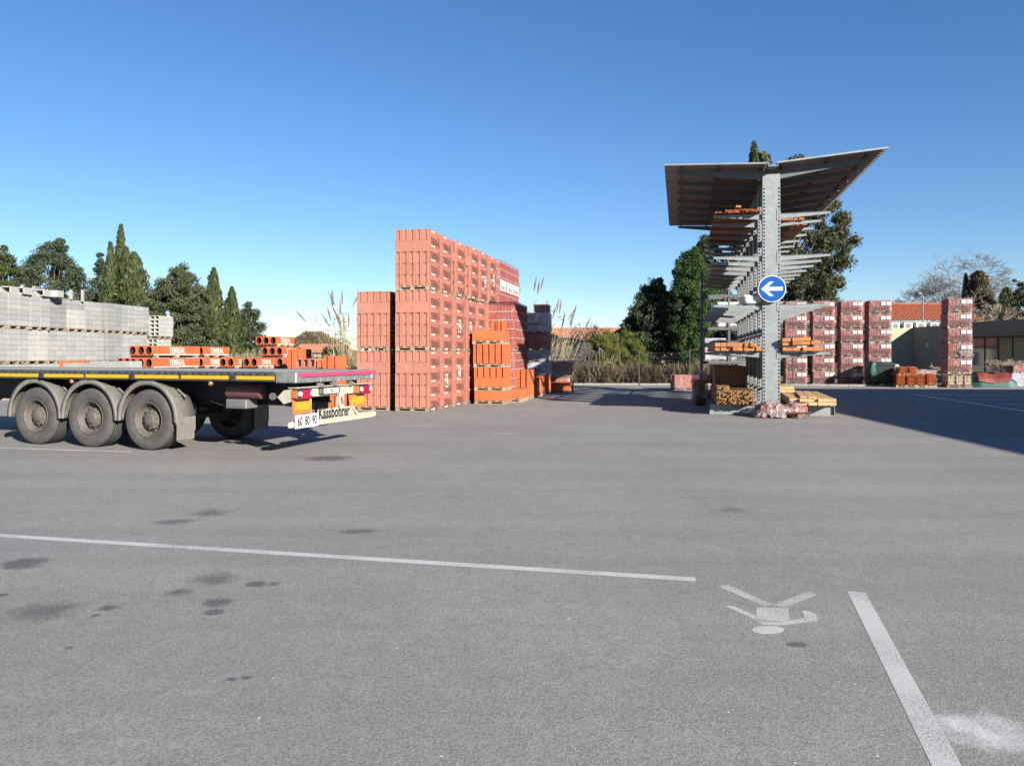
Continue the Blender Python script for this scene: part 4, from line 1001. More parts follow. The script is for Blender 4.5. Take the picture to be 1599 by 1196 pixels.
for i in range(5):
    b = MB(); b.box((0,0,.0), (.05,.05,.05), 1); b.cyl((0,-.028,0),(0,-.045,-.005), .04, .028, 10, 0); b.build('side_marker_lamp', [M['lamp_amber'], M['chassis']], tr, (-1.64-i*3.06,.02,1.175))
b = MB()                                             # chassis beams and cross members
for y in (.78, 1.77):
    b.box((-TL/2-.2,y,1.0),(TL-.6,.025,.42)); b.box((-TL/2-.2,y,1.2),(TL-.6,.14,.03)); b.box((-TL/2-.2,y,.80),(TL-.6,.14,.03))
for i in range(19): b.box((-.45-i*.7, TW/2, 1.255), (.07, TW-.14, .11))
b.build('chassis', M['chassis'], tr)
# rear end
b = MB(); b.box((-.02,TW/2,1.285), (.06,TW-.36,.17), 0, .006)
for yc in (.33,.87,1.41,1.95): b.box((.016,yc,1.225),(.02,.36,.055),0,.006)
b.build('rear_beam', M['steel_worn'], tr)
for y in (.09, TW-.09):
    b = MB(); b.box((-.17,y,1.285),(.40,.19,.18),0,.018); b.build('corner_casting', M['steel_worn'], tr)
b = MB(); b.box((.033,TW/2,1.325),(.012,TW-.1,.062)); b.build('red_reflective_strip', M['magenta'], tr)
for y in (.75,1.15,1.72):
    b = MB(); b.box((-.05,y,1.16),(.08,.05,.06),0,.01); b.cyl((-.0,y-.03,1.14),(-.0,y+.03,1.14),.035,.035,10); b.build('rear_hook', M['steel_worn'], tr)
b = MB(); b.box((-.10,TW/2,1.03),(.05,TW-.24,.155),0,.004); b.box((-.10,TW/2,1.118),(.16,TW-.16,.014))
b.prism([(-.08,.02,1.10),(-.08,.02,.90),(-.22,.02,.86),(-.34,.02,.97),(-.22,.02,1.08)],(0,.02,0)); b.build('light_bar', M['cream'], tr)
for y in (.22, 2.10):
    b = MB(); b.box((-.02,y,1.012),(.13,.40,.16),0,.012); q = b.build('tail_light', M['chassis'], tr)
    b = MB(); b.box((.052,y+.005,1.012),(.03,.27,.14),0,.01)
    for k in range(3):
        for j in range(2): b.box((.068,y-.075+k*.08,.985+j*.055),(.008,.06,.04),0,.003)
    b.build('red_lens', M['lamp_red'], q)
    for s in (-1,1):
        b = MB(); b.cyl((.05,y+s*.15,1.025),(.075,y+s*.15,1.025),.04,.035,12); b.build('clear_lens', M['lamp_clear'], q)
    b = MB(); b.box((-.02,y-.205,1.02),(.11,.012,.13),0,.004); b.build('amber_lens', M['lamp_amber'], q)
for y, w in ((.26,.51),(1.975,.56)):
    b = MB(); b.prism([(-.06,y-w/2,.93),(-.06,y+w/2-.02,.93),(-.05,y+w/2,.70),(-.05,y-w/2+.02,.70)],(.014,0,0)); q = b.build('hazard_board', M['orange_board'], tr)
    b = MB(); b.box((-.036,y,.82),(.01,w-.12,.13)); b.build('reflector', M['yellow_board'], q)
    b = MB(); b.box((-.03,y-.12,.775),(.004,.07,.012)); b.build('stamp', M['ink'], q)
b = MB(); b.box((-.05,1.075,1.035),(.06,.62,.12),0,.03); q = b.build('number_plate_holder', M['rail'], tr)
b = MB(); b.box((-.014,1.075,1.035),(.008,.46,.095),0,.003); pl = b.build('number_plate', M['label'], q)
b = MB(); lettering(b, 'EC-780-YL', .41, lambda x, y: (-.0085, 1.075+x, 1.035+y), 0, .01, 1.05)
pl.data.materials.append(M['black_print']); 
t_ = b.mesh('plate_lettering', M['black_print'], False)
bmj = bmesh.new(); bmj.from_mesh(pl.data); n0 = len(bmj.faces); bmj.from_mesh(t_); bmj.faces.ensure_lookup_table()
for f_ in list(bmj.faces)[n0:]: f_.material_index = 1
bmj.to_mesh(pl.data); bmj.free()
for y in (.5,1.50):
    b = MB(); b.box((-.11,y,.77),(.09,.13,.5),0,.006)
    if y > 1: lettering(b, 'K', .09, lambda x, z: (-.062,y+x,.86+z), 1, .02); lettering(b, 'Kä', .1, lambda x, z: (-.062,y+x,.80+z*.4), 1, .02)
    b.build('bumper_strut', [M['cream'], M['black_print']], tr)
b = MB(); b.box((-.07,1.31,.53),(.10,2.52,.115),0,.01); b.build('bumper', M['cream'], tr)
b = MB(); b.prism([(-.03,.675,.735),(-.03,1.72,.735),(-.03,1.86,.585),(-.03,.675,.585)],(.012,0,0)); q = b.build('brand_board', M['cream'], tr)
b = MB(); lettering(b, 'Kässbohrer', .98, lambda x, y: (-.0155,1.185+x,.668+y), 0, .03, 1.3); b.box((-.0165,1.05,.592),(.004,.24,.007)); b.box((-.0165,1.42,.592),(.004,.22,.007))
b.build('brand_lettering', M['black_print'], q, recalc=False)
b = MB(); b.prism([(-.03,1.70,.735),(-.03,1.78,.735),(-.005,1.90,.585),(-.005,1.84,.585)],(.03,0,0)); b.build('gusset', M['cream'], tr)
b = MB(); b.box((-.006,.345,.578),(.012,.65,.215),0,.003); q = b.build('speed_plate', M['sign_white'], tr)
b = MB()
for k, s_ in enumerate(('60','80','90')): lettering(b, s_, .135, lambda x, y, k=k: (.0025,.145+k*.20+x,.583+y), 0, .03, 1.55)
b.build('speed_lettering', M['black_print'], q, recalc=False)
for y in (.01,2.6):
    b = MB(); b.cyl((-.07,y-.03,.53),(-.07,y+.02,.53),.047,.047,16); b.build('bumper_roller', M['white_plastic'], tr)
# axles, wheels, guards
tyre = MB(); tyre.lathe([(.30,.035),(.335,.012),(.40,.0),(.47,.004),(.505,.022),(.522,.05),(.525,.07)], 48, 0)
for g0_ in range(5):
    y0 = .07+g0_*.05; tyre.lathe([(.525,y0),(.525,y0+.038),(.512,y0+.040),(.512,y0+.048),(.525,y0+.05)], 48, 1)
tyre.lathe([(.525,.32),(.50,.36),(.42,.385),(.30,.35)], 48, 0)
tyre.lathe([(.452,-.001),(.456,-.004),(.460,-.001)], 48, 0)
tyrem = tyre.mesh('wheel', [M['tyre'], M['tread']])
rm = MB(); rm.lathe([(.302,.036),(.308,.018),(.295,.016),(.285,.04),(.262,.075),(.25,.15),(.235,.165),(.185,.165),(.17,.15)], 40, 0); rimm = rm.mesh('rim', M['rim'])
hbm = MB(); hbm.lathe([(.175,.16),(.17,.085),(.15,.075),(.115,.07),(.105,.04),(.06,.03),(.0,.028)], 24, 0)
for k in range(10):
    a = 2*math.pi*k/10; hbm.cyl((.205*math.cos(a),.165,.205*math.sin(a)),(.205*math.cos(a),.115,.205*math.sin(a)),.02,.016,6)
    a += .3; hbm.box((.14*math.cos(a),.068,.14*math.sin(a)),(.03,.012,.012),0,0,Matrix.Identity(4))
    hbm.cyl((.128*math.cos(a),.06,.128*math.sin(a)),(.185*math.cos(a),.10,.185*math.sin(a)),.011,.011,5)
    hbm.cyl((.082*math.cos(a),.035,.082*math.sin(a)),(.082*math.cos(a),.025,.082*math.sin(a)),.009,.009,6)
hubm = hbm.mesh('hub', M['rim'])
AXL = (-3.046, -4.37, -5.69)
for ax in AXL:
    for y, s in ((.06,0),(TW-.06,math.pi)):
        w = put('wheel', tyrem, tr, (ax,y,.525), (0, random.uniform(0,6) if s == 0 else 0, 0) if s == 0 else (0,0,s))
        put('rim', rimm, w); put('hub', hubm, w)
    b = MB(); b.cyl((ax,.3,.525),(ax,TW-.3,.525),.065,.065,12); b.cyl((ax,.45,.525),(ax,.58,.525),.17,.17,14); b.cyl((ax,1.97,.525),(ax,2.1,.525),.17,.17,14)
    for y in (.78,1.77): b.box((ax-.1,y,.68),(.5,.09,.1)); b.cyl((ax+.28,y,.58),(ax+.28,y,.82),.1,.1,12)
    b.build('axle', M['chassis'], tr)
def guard(side):
    mb = MB(); n = 22; a0, a1 = R(-3), R(183); ro, ri, rf = .665, .648, .585; y0, y1, yf = -.01, .40, -.018
    for i in range(n):
        t0, t1 = a0+(a1-a0)*i/n, a0+(a1-a0)*(i+1)/n
        P = lambda r, y, t: (r*math.cos(t), y, r*math.sin(t)*1.02)
        v = [P(ro,y0,t0),P(ro,y1,t0),P(ro,y1,t1),P(ro,y0,t1),P(ri,y0,t0),P(ri,y1,t0),P(ri,y1,t1),P(ri,y0,t1)]
        mb.add(v, [(0,1,2,3),(4,7,6,5),(1,5,6,2)] + ([(0,4,5,1)] if i == 0 else []) + ([(3,2,6,7)] if i == n-1 else []), 0, True)
        v = [P(ro+.004,yf,t0),P(rf,yf,t0),P(rf,yf,t1),P(ro+.004,yf,t1),P(ro+.004,yf+.02,t0),P(rf,yf+.02,t0),P(rf,yf+.02,t1),P(ro+.004,yf+.02,t1)]
        mb.add(v, [(0,1,2,3),(4,7,6,5),(0,3,7,4),(1,5,6,2)], 0, True)
    for t in (R(38), R(52)): mb.box((.672*math.cos(t),.16,.672*math.sin(t)*1.02),(.02,.22,.02),0,.004)
    mb.cyl((.48,.2,.52),(.66,.2,.38),.018,.018,8)
    return mb.mesh('mudguard', M['guard'], False)
gmesh = guard(0)
for ax in AXL:
    put('mudguard', gmesh, tr, (ax,.06,.535)); put('mudguard', gmesh, tr, (ax,TW-.06,.535), (0,0,math.pi))
fl = MB()
for i in range(7): fl.box((0,.03+i*.058,.0),(.018,.05,.29),0,.006)
fl.box((.002,.2,.0),(.01,.41,.28)); fl.box((-.004,.2,.15),(.03,.43,.05),0,.005)
flm = fl.mesh('mudflap', M['guard'])
put('mudflap', flm, tr, (AXL[0]+.655,.05,.335)); put('mudflap', flm, tr, (AXL[0]+.655,TW-.46,.335))
b = MB(); b.box((AXL[0]+.662,.26,.46),(.012,.43,.25)); b.box((AXL[0]+.662,TW-.26,.46),(.012,.43,.25)); b.build('mudguard_apron', M['guard'], tr)
b = MB(); b.cyl((-1.62,.45,1.04),(-.98,.45,1.04),.135,.135,20); 
for x in (-1.635,-.965): b.lathe([(.135,0),(.11,.03),(.0,.045)], 20, 0, True, Matrix.Translation((x,.45,1.04)) @ Matrix.Rotation(R(90) if x < -1 else R(-90),4,'Z'))
b.build('air_tank', M['tank'], tr)
b = MB(); b.box((-1.42,.5,.82),(.42,.3,.16),0,.012); b.box((-1.42,.345,.82),(.30,.012,.10)); b.build('tool_box', M['lamp_grey'], tr)
b = MB(); b.box((-.95,2.2,.62),(.02,.42,.62)); b.build('rear_flap', M['chassis'], tr)
for pts in ([(-2.2,.6,.86),(-1.8,.6,.74),(-1.2,.66,.76),(-.5,.66,.95)], [(-2.3,.9,.9),(-1.5,.8,.72),(-.3,1.0,.98)], [(-3.9,.72,.95),(-3.5,.5,.8),(-3.2,.5,.7)], [(-5.2,.72,.95),(-4.8,.5,.8),(-4.5,.5,.7)]):
    b = MB(); b.tube(pts, .014, 6); b.build('air_hose', M['chassis'], tr)
b = MB(); b.cyl((-.52,.13,.98),(-.45,.05,.98),.06,.06,12); b.build('cable_socket', M['chassis'], tr)
b = MB()
for y in (.55,2.0): b.box((-10.6,y,.62),(.12,.12,.9)); b.box((-10.6,y,.09),(.3,.26,.18),0,.02)
b.build('landing_leg', M['lamp_grey'], tr)

# ------------------------------------------------------------------ cantilever timber rack
RK = Vector((7.13, 21.18, 0)); rk = thing('cantilever_rack', 'tall galvanised cantilever rack with butterfly roof and rows of arms', 'storage rack', tuple(RK), -AX)
NCOL, PIT, CH_, CW = 8, 1.33, 6.60, .46
cm = MB()
def holed(mb, x0, x1, zlo, zhi, y, hs=.044, n=None, P=lambda x, y, z: (x,y,z), dep=.03):
    n = n or int((zhi-zlo)/.098); dz = (zhi-zlo)/n; xc = (x0+x1)/2
    for i in range(n):
        za, zb = zlo+i*dz, zlo+(i+1)*dz; zc = (za+zb)/2; h = hs/2
        o = [(x0,za),(x1,za),(x1,zb),(x0,zb)]; q = [(xc-h,zc-h),(xc+h,zc-h),(xc+h,zc+h),(xc-h,zc+h)]
        mb.add([P(x,y,z) for x,z in o]+[P(x,y,z) for x,z in q]+[P(x,y+dep,z) for x,z in q], [(0,1,5,4),(1,2,6,5),(2,3,7,6),(3,0,4,7),(4,5,9,8),(5,6,10,9),(6,7,11,10),(7,4,8,11)], 0)
z0_, z1_ = .30, CH_
w2 = CW/2
for s in (-1,1):
    xa, xb = sorted((s*w2, s*(w2-.075))); holed(cm, xa, xb, z0_, z1_-.35, -.12)
    cm.poly([(xa,-.12,z1_-.35),(xb,-.12,z1_-.35),(xb,-.12,z1_),(xa,-.12,z1_)])
cm.poly([(-w2+.075,-.12,z0_),(w2-.075,-.12,z0_),(w2-.075,-.12,z1_),(-w2+.075,-.12,z1_)])
for s in (-1,1):
    cm.poly([(s*w2,-.12,z0_),(s*w2,.12,z0_),(s*w2,.12,z1_),(s*w2,-.12,z1_)])
cm.poly([(-w2,.12,z0_),(w2,.12,z0_),(w2,.12,z1_),(-w2,.12,z1_)]); cm.poly([(-w2,-.12,z1_),(w2,-.12,z1_),(w2,.12,z1_),(-w2,.12,z1_)])
colm = cm.mesh('column', M['galv'], False)
ft = MB()
for s in (-1,1):
    ft.prism([(s*.0,-.012,.0),(s*1.62,-.012,.0),(s*1.62,-.012,.27),(s*.0,-.012,.30)],(0,.024,0)); ft.prism([(0,-.08,.29),(s*1.63,-.08,.262),(s*1.63,-.08,.277),(0,-.08,.305)],(0,.16,0))
    ft.box((s*.81,0,.012),(1.62,.16,.02)); ft.box((s*1.63,0,.14),(.015,.18,.28))
ft.box((0,-.02,.15),(CW+.1,.23,.3))
footm = ft.mesh('foot', M['galv'])
def arm(s):
    a = MB(); L_ = 1.53; z = lambda x: .05*(x/L_)
    x0 = w2; P = lambda x, k: (s*x, 0, z(x)+k)
    a.prism([(s*x0,-.04,-.085),(s*L_,-.04,z(L_)-.028),(s*L_,-.04,z(L_)+.03),(s*x0,-.04,.06)],(0,.08,0))
    a.prism([(s*x0,-.055,.055),(s*L_,-.055,z(L_)+.026),(s*L_,-.055,z(L_)+.034),(s*x0,-.055,.065)],(0,.11,0))
    a.box((s*(x0+.006),0,-.02),(.016,.2,.34))
    return a.mesh('arm', M['galv'])
armm = {-1: arm(-1), 1: arm(1)}
LVZ = [1.66, 2.97, 4.31, 5.46]
pk = MB(); pk.box((0,0,0),(.06,.012,.30)); pkm = pk.mesh('bracket_plate', M['galv'])
for c in range(NCOL):
    y = c*PIT
    put('column', colm, rk, (0,y,0)); put('foot', footm, rk, (0,y,0))
    for z in LVZ:
        for s in (-1,1): put('arm', armm[s], rk, (0,y,z))
        if c < 3: put('bracket_plate', pkm, rk, (.165,y-.127,z+.03))
b = MB(); b.box((0,0,0),(.05,PIT-.244,.05)); brm = b.mesh('brace', M['galv'])
dgm = []
for q_ in (1,-1): b = MB(); b.cyl((0,-q_*(PIT/2-.13),-1.35),(0,q_*(PIT/2-.13),1.35),.012,.012,6); dgm.append(b.mesh('tie_rod', M['galv']))
for c in range(NCOL-1):
    y = c*PIT
    for z in (.75,2.3,3.6,5.0): put('brace', brm, rk, (0,y+PIT/2,z))
    if c % 2 == 0:
        for q_ in (0,1): put('tie_rod', dgm[q_], rk, (.03*q_,y+PIT/2,2.15))
RL0, RL1, RX = -.5, (NCOL-1)*PIT+.35, 2.87      # roof: two corrugated wings rising from the middle
for s in (-1,1):
    mb = MB(); n = int((RL1-RL0)/.26); pr = []
    for i in range(n):
        y = RL0 + (RL1-RL0)*i/n; d_ = (RL1-RL0)/n
        pr += [(y,0),(y+d_*.55,0),(y+d_*.65,.045),(y+d_*.9,.045)]
    pr.append((RL1,0)); zz = lambda x, s=s: 6.80+(.10 if s < 0 else .25)*(x/RX)
    v = []
    for x in (.10, RX):
        v += [(s*x, y, zz(x)+h) for y, h in pr]
    k = len(pr); v += [(x_, y_, z_+.006) for x_, y_, z_ in v]
    f = [(i,i+1,k+i+1,k+i) for i in range(k-1)] + [(2*k+i,3*k+i,3*k+i+1,2*k+i+1) for i in range(k-1)] + [(k+i,k+i+1,3*k+i+1,3*k+i) for i in range(k-1)] + [(0,k,3*k,2*k),(k-1,3*k-1,4*k-1,2*k-1+k)]
    mb.add(v, f[:-1], 0); o = mb.build('roof_sheet', M['roof_under'], rk, recalc=False)
    for c in range(NCOL):
        b = MB(); y = c*PIT; b.prism([(s*.1,y-.04,6.46),(s*(RX-.35),y-.04,zz(RX-.35)-.15),(s*(RX-.35),y-.04,zz(RX-.35)-.075),(s*.1,y-.04,6.715)],(0,.08,0)); b.build('rafter', M['galv_dark'], rk)
    for x in (.30, 1.42, 2.42):
        b = MB(); b.box((s*x,(RL0+RL1)/2+.05,zz(x)-.04),(.05,RL1-RL0-.2,.072)); b.build('purlin', M['galv_dark'], rk)
    b = MB(); b.prism([(s*.10,RL0-.014,zz(.10)-.01),(s*RX,RL0-.014,zz(RX)-.01),(s*RX,RL0-.014,zz(RX)+.035),(s*.10,RL0-.014,zz(.10)+.035)],(0,.012,0)); b.build('edge_trim', M['galv'], rk)
b = MB(); b.box((0,(RL0+RL1)/2-.04,6.73),(.24,RL1-RL0,.02)); 
for s in (-1,1): b.box((s*.12,(RL0+RL1)/2-.04,6.77),(.012,RL1-RL0,.1))
b.build('gutter', M['galv'], rk)
# round arrow sign fixed to the front column
sg = thing('arrow_sign', 'round blue traffic sign with white arrow pointing left', 'road sign', tuple(RK + A*(-.26) + Vector((0,0,3.45))), -AX)
SR = .365
b = MB(); b.cyl((0,0,0),(0,.02,0),SR,SR,48); b.box((0,.05,.12),(.3,.05,.05)); b.box((0,.05,-.12),(.3,.05,.05)); b.build('plate', M['sign_white'], sg)
b = MB(); b.cyl((0,-.004,0),(0,.001,0),SR*.945,SR*.945,48); b.build('blue_face', M['sign_blue'], sg)
b = MB(); ar = [(-.285,0),(-.06,.195),(.045,.195),(-.115,.05),(.275,.05),(.275,-.05),(-.115,-.05),(.045,-.195),(-.06,-.195)]
b.prism([(x,-.0065,z) for x,z in ar],(0,.003,0)); b.build('arrow', M['sign_white'], sg)

# ------------------------------------------------------------------ timber on the rack
def rkp(x, y, z): return RK + B*x + A*y + Vector((0,0,z))
def bundle(label, x, y, z, nx, nz, w, h, L_, m, group, jit=.01, part='plank', rz=0.0, skip=(), tilt=0.0, gap=.004, ln=.06):
    o = thing('timber_bundle', label, 'timber', tuple(rkp(x,y,z)), -AX+rz, group); o.rotation_euler = (0, tilt, -AX+rz)
    b_ = MB(); b_.box((0,L_/2,h/2),(w-gap,L_,h-gap),0,.004); me = b_.mesh(part, M[m])
    for k in range(nz):
        for i in range(nx):
            if (i,k) in skip: continue
            put(part, me, o, ((i+.5)*w+random.uniform(-jit,jit)*.3, random.uniform(-ln,ln), k*h+random.uniform(0,.003)), (0,0,random.uniform(-jit,jit)*.25))
    return o
TG = 'timber bundles on the rack'
LT = 6.2
bundle('row of orange beams on the left first shelf of the rack', -1.50, -.25, LVZ[0]+.10, 8, 2, .155, .115, 5.2, 'timber_orange', TG, .02, 'beam', skip=((7,1),))
bundle('lower orange beams on the right first shelf of the rack', .27, -.30, LVZ[0]+.10, 4, 1, .26, .105, 5.0, 'timber_orange', TG, .02, 'beam', .02)
bundle('upper orange beams stacked askew on the right first shelf', .27, -.35, LVZ[0]+.24, 4, 2, .24, .10, 4.2, 'timber_orange', TG, .03, 'beam', -.05, ((3,1),), -.04)
bundle('pale planks fanned out on the right foot of the rack', .42, -.55, .312, 5, 2, .235, .09, 4.4, 'timber_pale', TG, .04, 'plank', -.05, (), 0, .006, .12)
bundle('second pale plank stack further back on the right foot', .28, 2.6, .50, 3, 2, .235, .09, 4.0, 'timber_pale', TG, .04, 'plank', .03)
bundle('loose pale plank lying across the right foot stack', .70, -.45, .497, 2, 1, .20, .04, 3.6, 'timber_pale', TG, .03, 'plank', -.10)
bundle('small orange beam pack high on the right top shelf', .78, 1.7, LVZ[3]-.0, 3, 1, .14, .09, 3.0, 'timber_orange', TG, .02, 'beam')
bundle('dark orange beams on the far right top shelf', .3, 1.2, LVZ[3]-.09+.16, 5, 1, .15, .08, 7.0, 'timber_red', TG, .02, 'beam')
def battens(label, x, y, z, W_, H_, L_, w, h, m, seed, rag=.12, top=None):
    o = thing('batten_bundle', label, 'timber', tuple(rkp(x,y,z)), -AX, 'batten bundles on the rack'); rng = random.Random(seed); b_ = MB()
    nx, nz = int(W_/w), int(H_/h)
    for i in range(nx):
        hz = nz if top is None else int(nz*top(i/nx))
        for k in range(hz):
            e = rng.uniform(-rag, rag*.3); b_.box(((i+.5)*w+rng.uniform(-.003,.003), L_/2+e, (k+.5)*h), (w-.006, L_, h-.006))
    stuff(b_.build('battens', M[m], o, recalc=False))
    s_ = MB()
    for yy in (.7, L_-.7):
        s_.box((W_/2,yy,nz*h*.5),(nx*w+.012,.03,nz*h+.012)) if top is None else None
    if s_.v: s_.build('strap', M['black_print'], o)
    return o
battens('dense brown batten stack on the left foot of the rack', -1.46, -.35, .31, 1.02, .36, 4.5, .052, .04, 'timber_brown', 1)
battens('short brown battens lying on top of the left foot stack', -1.44, -.20, .672, .36, .12, 3.4, .055, .04, 'timber_brown', 2)
battens('high dark batten pile further back on the left foot', -1.42, 1.9, .675, .98, .66, 4.0, .05, .045, 'timber_brown', 3, .05)
battens('reddish battens on the left top shelf under the roof', -1.5, -.22, LVZ[3]+.10, 1.22, .13, 6.5, .055, .042, 'timber_red', 4, .1, lambda u: .99 if u > .4 else (.7 if u > .2 else .4))
bundle('orange offcut blocks on top of the reddish battens', -.95, -.25, LVZ[3]+.235, 2, 1, .075, .055, 1.6, 'timber_orange', TG, .02, 'beam')
battens('dark brown battens deep on the left third shelf of the rack', -1.45, 4.2, LVZ[2]+.10, 1.15, .34, 5.2, .055, .05, 'timber_brown', 14)
def lump(name, label, cat, x, y, z, sx, sy, sz, m, seed, rz=0.0, parent_pallet=False, amp=.25, grp=None):
    o = thing(name, label, cat, tuple(rkp(x,y,z)), -AX+rz, grp); mb = MB(); n, k = 26, 16; v = []
    for j in range(k+1):
        ph = math.pi*j/k
        for i in range(n):
            a = 2*math.pi*i/n; c_ = lambda t: math.copysign(abs(t)**.55, t)
            p = Vector((c_(math.cos(a))*abs(math.sin(ph))**.5, c_(math.sin(a))*abs(math.sin(ph))**.5, c_(math.cos(ph))))
            d = 1 + amp*mnoise.noise(p*1.7+Vector((seed,0,0))) + amp*.6*abs(mnoise.noise(p*5+Vector((seed,3,0)))) + amp*.3*mnoise.noise(p*12)
            zz_ = max(-.98, p.z*d); v.append((p.x*d*sx/2, p.y*d*sy/2, (zz_+.98)*sz/2))
    mb.add(v, [(j*n+i, j*n+(i+1)%n, (j+1)*n+(i+1)%n, (j+1)*n+i) for j in range(k) for i in range(n)], 0, True)
    mb.build('wrapping', M[m], o); return o
lump('sack', 'pale green sack lying on the second left shelf by the column', 'sack', -.52, .15, LVZ[1]+.075, .62, .5, .26, 'white_plastic', 3.3, 0, False, .35)
for k, (x, y) in enumerate(((-1.15,4.6),(-.62,4.65))):
    o = thing('insulation_pack', ('left','right')[k] + ' white pack on the second left shelf deep in the rack', 'pack', tuple(rkp(x,y,LVZ[1]+.10)), -AX, 'white packs on the rack'); b_ = MB(); b_.box((0,0,.17),(.5,1.0,.33),0,.03); b_.build('wrapping', M['white_plastic'], o)
lump('sheeted_load', 'grey sheeted load behind the orange beams on the left shelf', 'load', -.75, 5.9, LVZ[0]+.09, 1.3, 1.6, .42, 'galv_dark', 5.1, 0, False, .25)
# crumpled film and pallet standing before the rack foot
fp = thing('film_covered_pallet', 'small wooden pallet under crumpled plastic film in front of the rack', 'pallet', tuple(rkp(.38,-.75,0)), -AX+.06)
b = MB()
for i in range(5): b.box((-.25+.0, -.36+i*.18, .135), (1.0,.11,.022), 0, .003)
for i in (-1,0,1):
    b.box((-.25+i*.44,0,.11),(.1,.82,.022))
    for j in (-1,0,1): b.box((-.25+i*.44,j*.35,.06),(.11,.11,.078))
b.build('wooden_pallet', M['pallet_red'], fp)
mb = MB(); nx_, ny_ = 80, 50; v = []
for j in range(ny_+1):
    for i in range(nx_+1):
        u, w_ = i/nx_, j/ny_; x = -.95+1.42*u; y = -.55+1.1*w_; ed = min(u,1-u)*min(w_,1-w_)*8
        hgt = .16 + .22*math.exp(-((u-.30)/.22)**2)*min(1,ed*2) + .17*math.exp(-((u-.78)/.16)**2)*min(1,ed*2) 
        hgt += .12*abs(mnoise.noise(Vector((x*5,y*5,2)))) + .09*abs(mnoise.noise(Vector((x*12,y*12,7)))) + .04*mnoise.noise(Vector((x*23,y*23,3)))
        fall = max(0, 1-ed*5); hgt = hgt*(1-fall) + (.02+.16*abs(mnoise.noise(Vector((x*6,y*6,1)))))*fall
        if u > .55 and y < -.3: hgt = max(hgt, .175)
        v.append((x + .03*mnoise.noise(Vector((x*9,y*9,4))), y + .03*mnoise.noise(Vector((x*9,y*9,9))), hgt))
mb.add(v, [(j*(nx_+1)+i, j*(nx_+1)+i+1, (j+1)*(nx_+1)+i+1, (j+1)*(nx_+1)+i) for j in range(ny_) for i in range(nx_)], 0, True)
mb.build('crumpled_film', M['film_loose'], fp, recalc=False)
b = MB(); 
for k in range(2): b.box((-.5+k*.62,0,.235),(.56,.62,.17),0,.02)
b.build('stone_pack', M['tile'], fp)
# second rack behind the left side, holding dark stock
r2 = thing('pallet_rack', 'dark pallet rack with uprights behind the left side of the timber rack', 'storage rack', tuple(rkp(-1.0,10.9,0)), -AX)
for x in (-.55,.55,1.6):
    for y in (0,1.0):
        b = MB(); b.box((x,y,2.6),(.09,.07,5.2)); b.box((x,y,.01),(.16,.14,.02)); b.build('upright', M['galv_dark'], r2)
    for k in range(6): b = MB(); b.cyl((x,.036,.4+k*.8),(x,.964,1.1+k*.8),.016,.016,5); b.build('brace', M['galv_dark'], r2)
for z in (1.35,2.75,4.1):
    for y in (0,1.0):
        b = MB(); b.box((.525,y-.05,z),(2.2,.05,.11)); b.build('beam', M['galv_dark'], r2)
for k, (x, z, h, m_, lb) in enumerate([(-.0,1.41,.95,'film_grey','film wrapped load on the lowest beam of the dark rack, left'),(1.08,1.41,.8,'film_grey','film wrapped load on the lowest beam of the dark rack, right'),(.55,2.81,.7,'film_white','white wrapped load on the middle beam of the dark rack'),(.5,0,1.05,'film','film wrapped load on the ground inside the dark rack')]):
    p = rkp(-1.0+x,11.4,0); slab_load(lb, p, z, .95, .9, h, 'tile', m_)
lump('film_bundle', 'loosely filmed bundle of offcuts behind the left rack foot', 'bundle', -1.78, 5.0, 0, .5, 2.4, 1.05, 'film_loose', 6.4, 0, False, .35)
battens('offcut battens stacked outside the left rack feet', -2.0, 4.0, 0, .42, .8, 2.2, .07, .05, 'timber_brown', 8, .2)
# low film wrapped brick pack left of the rack
p = G(1069,608.5); slab_load('low red brick pack in loose film left of the rack', p, 0, 1.35, 1.1, .72, 'red_brick', 'film')
b = MB()

# ------------------------------------------------------------------ wrapped tile columns on the right
TWd, TDp, THt = 1.16, 1.0, .775
b = MB(); b.box((0,0,(THt-.14)/2),(TWd/3-.02,TDp-.02,THt-.16),0,.012)
for k in range(5): b.box((-TWd/6+.05+k*(TWd/3-.02)/5.2,-TDp/2+.004,(THt-.14)/2),(.035,.02,THt-.19),0,.006)
tsm = b.mesh('tile_stack', M['tile'])
tfilm = [film_box(TWd-.03, TDp, THt-.08, 20+k, .022, 'film', .05, 1.7) for k in range(3)]
b = MB()
for x in (.16,.43): b.poly([(x-.115,-TDp/2-.05,.43),(x+.115,-TDp/2-.05,.43),(x+.115,-TDp/2-.05,.62),(x-.115,-TDp/2-.05,.62)])
tlab = b.mesh('paper_label', M['label'], False)
b = MB(); lettering(b, 'TERREAL', .92, lambda x, y: (x+.02,-TDp/2-.052,.27+y), 0, .02, 1.0); 
for x in (-.35,0,.35): b.poly([(x-.13,-TDp/2-.051,.135),(x+.12,-TDp/2-.051,.12),(x+.13,-TDp/2-.051,.155),(x-.12,-TDp/2-.051,.165)])
tpr = b.mesh('film_print', M['ink'], False)
def tile_pack(label):
    o = thing('tile_pallet', label, 'tile pallet', (0,0,0), 0, 'film wrapped tile pallets in high columns'); pallet(o, TWd-.04, TDp-.02)
    for i in (-1,0,1): put('tile_stack', tsm, o, (i*TWd/3,0,.125))
    put('stretch_film', tfilm[0], o, (0,0,.09)); put('paper_label', tlab, o, (0,0,.06)); put('film_print', tpr, o, (0,0,.05)); return o
tp = None
def set_tile(loc, label, rz=0.0):
    global tp
    if tp is None: tp = tile_pack(label); o = tp
    else: o = dup(tp, loc, -AX+rz, label)
    o.location = loc; o.rotation_euler = (0,0,-AX+rz)
    return o
T0 = Vector((XP(1330,42.2), 42.2, 0)) + A*(TDp/2)      # third column from the left, counted in view
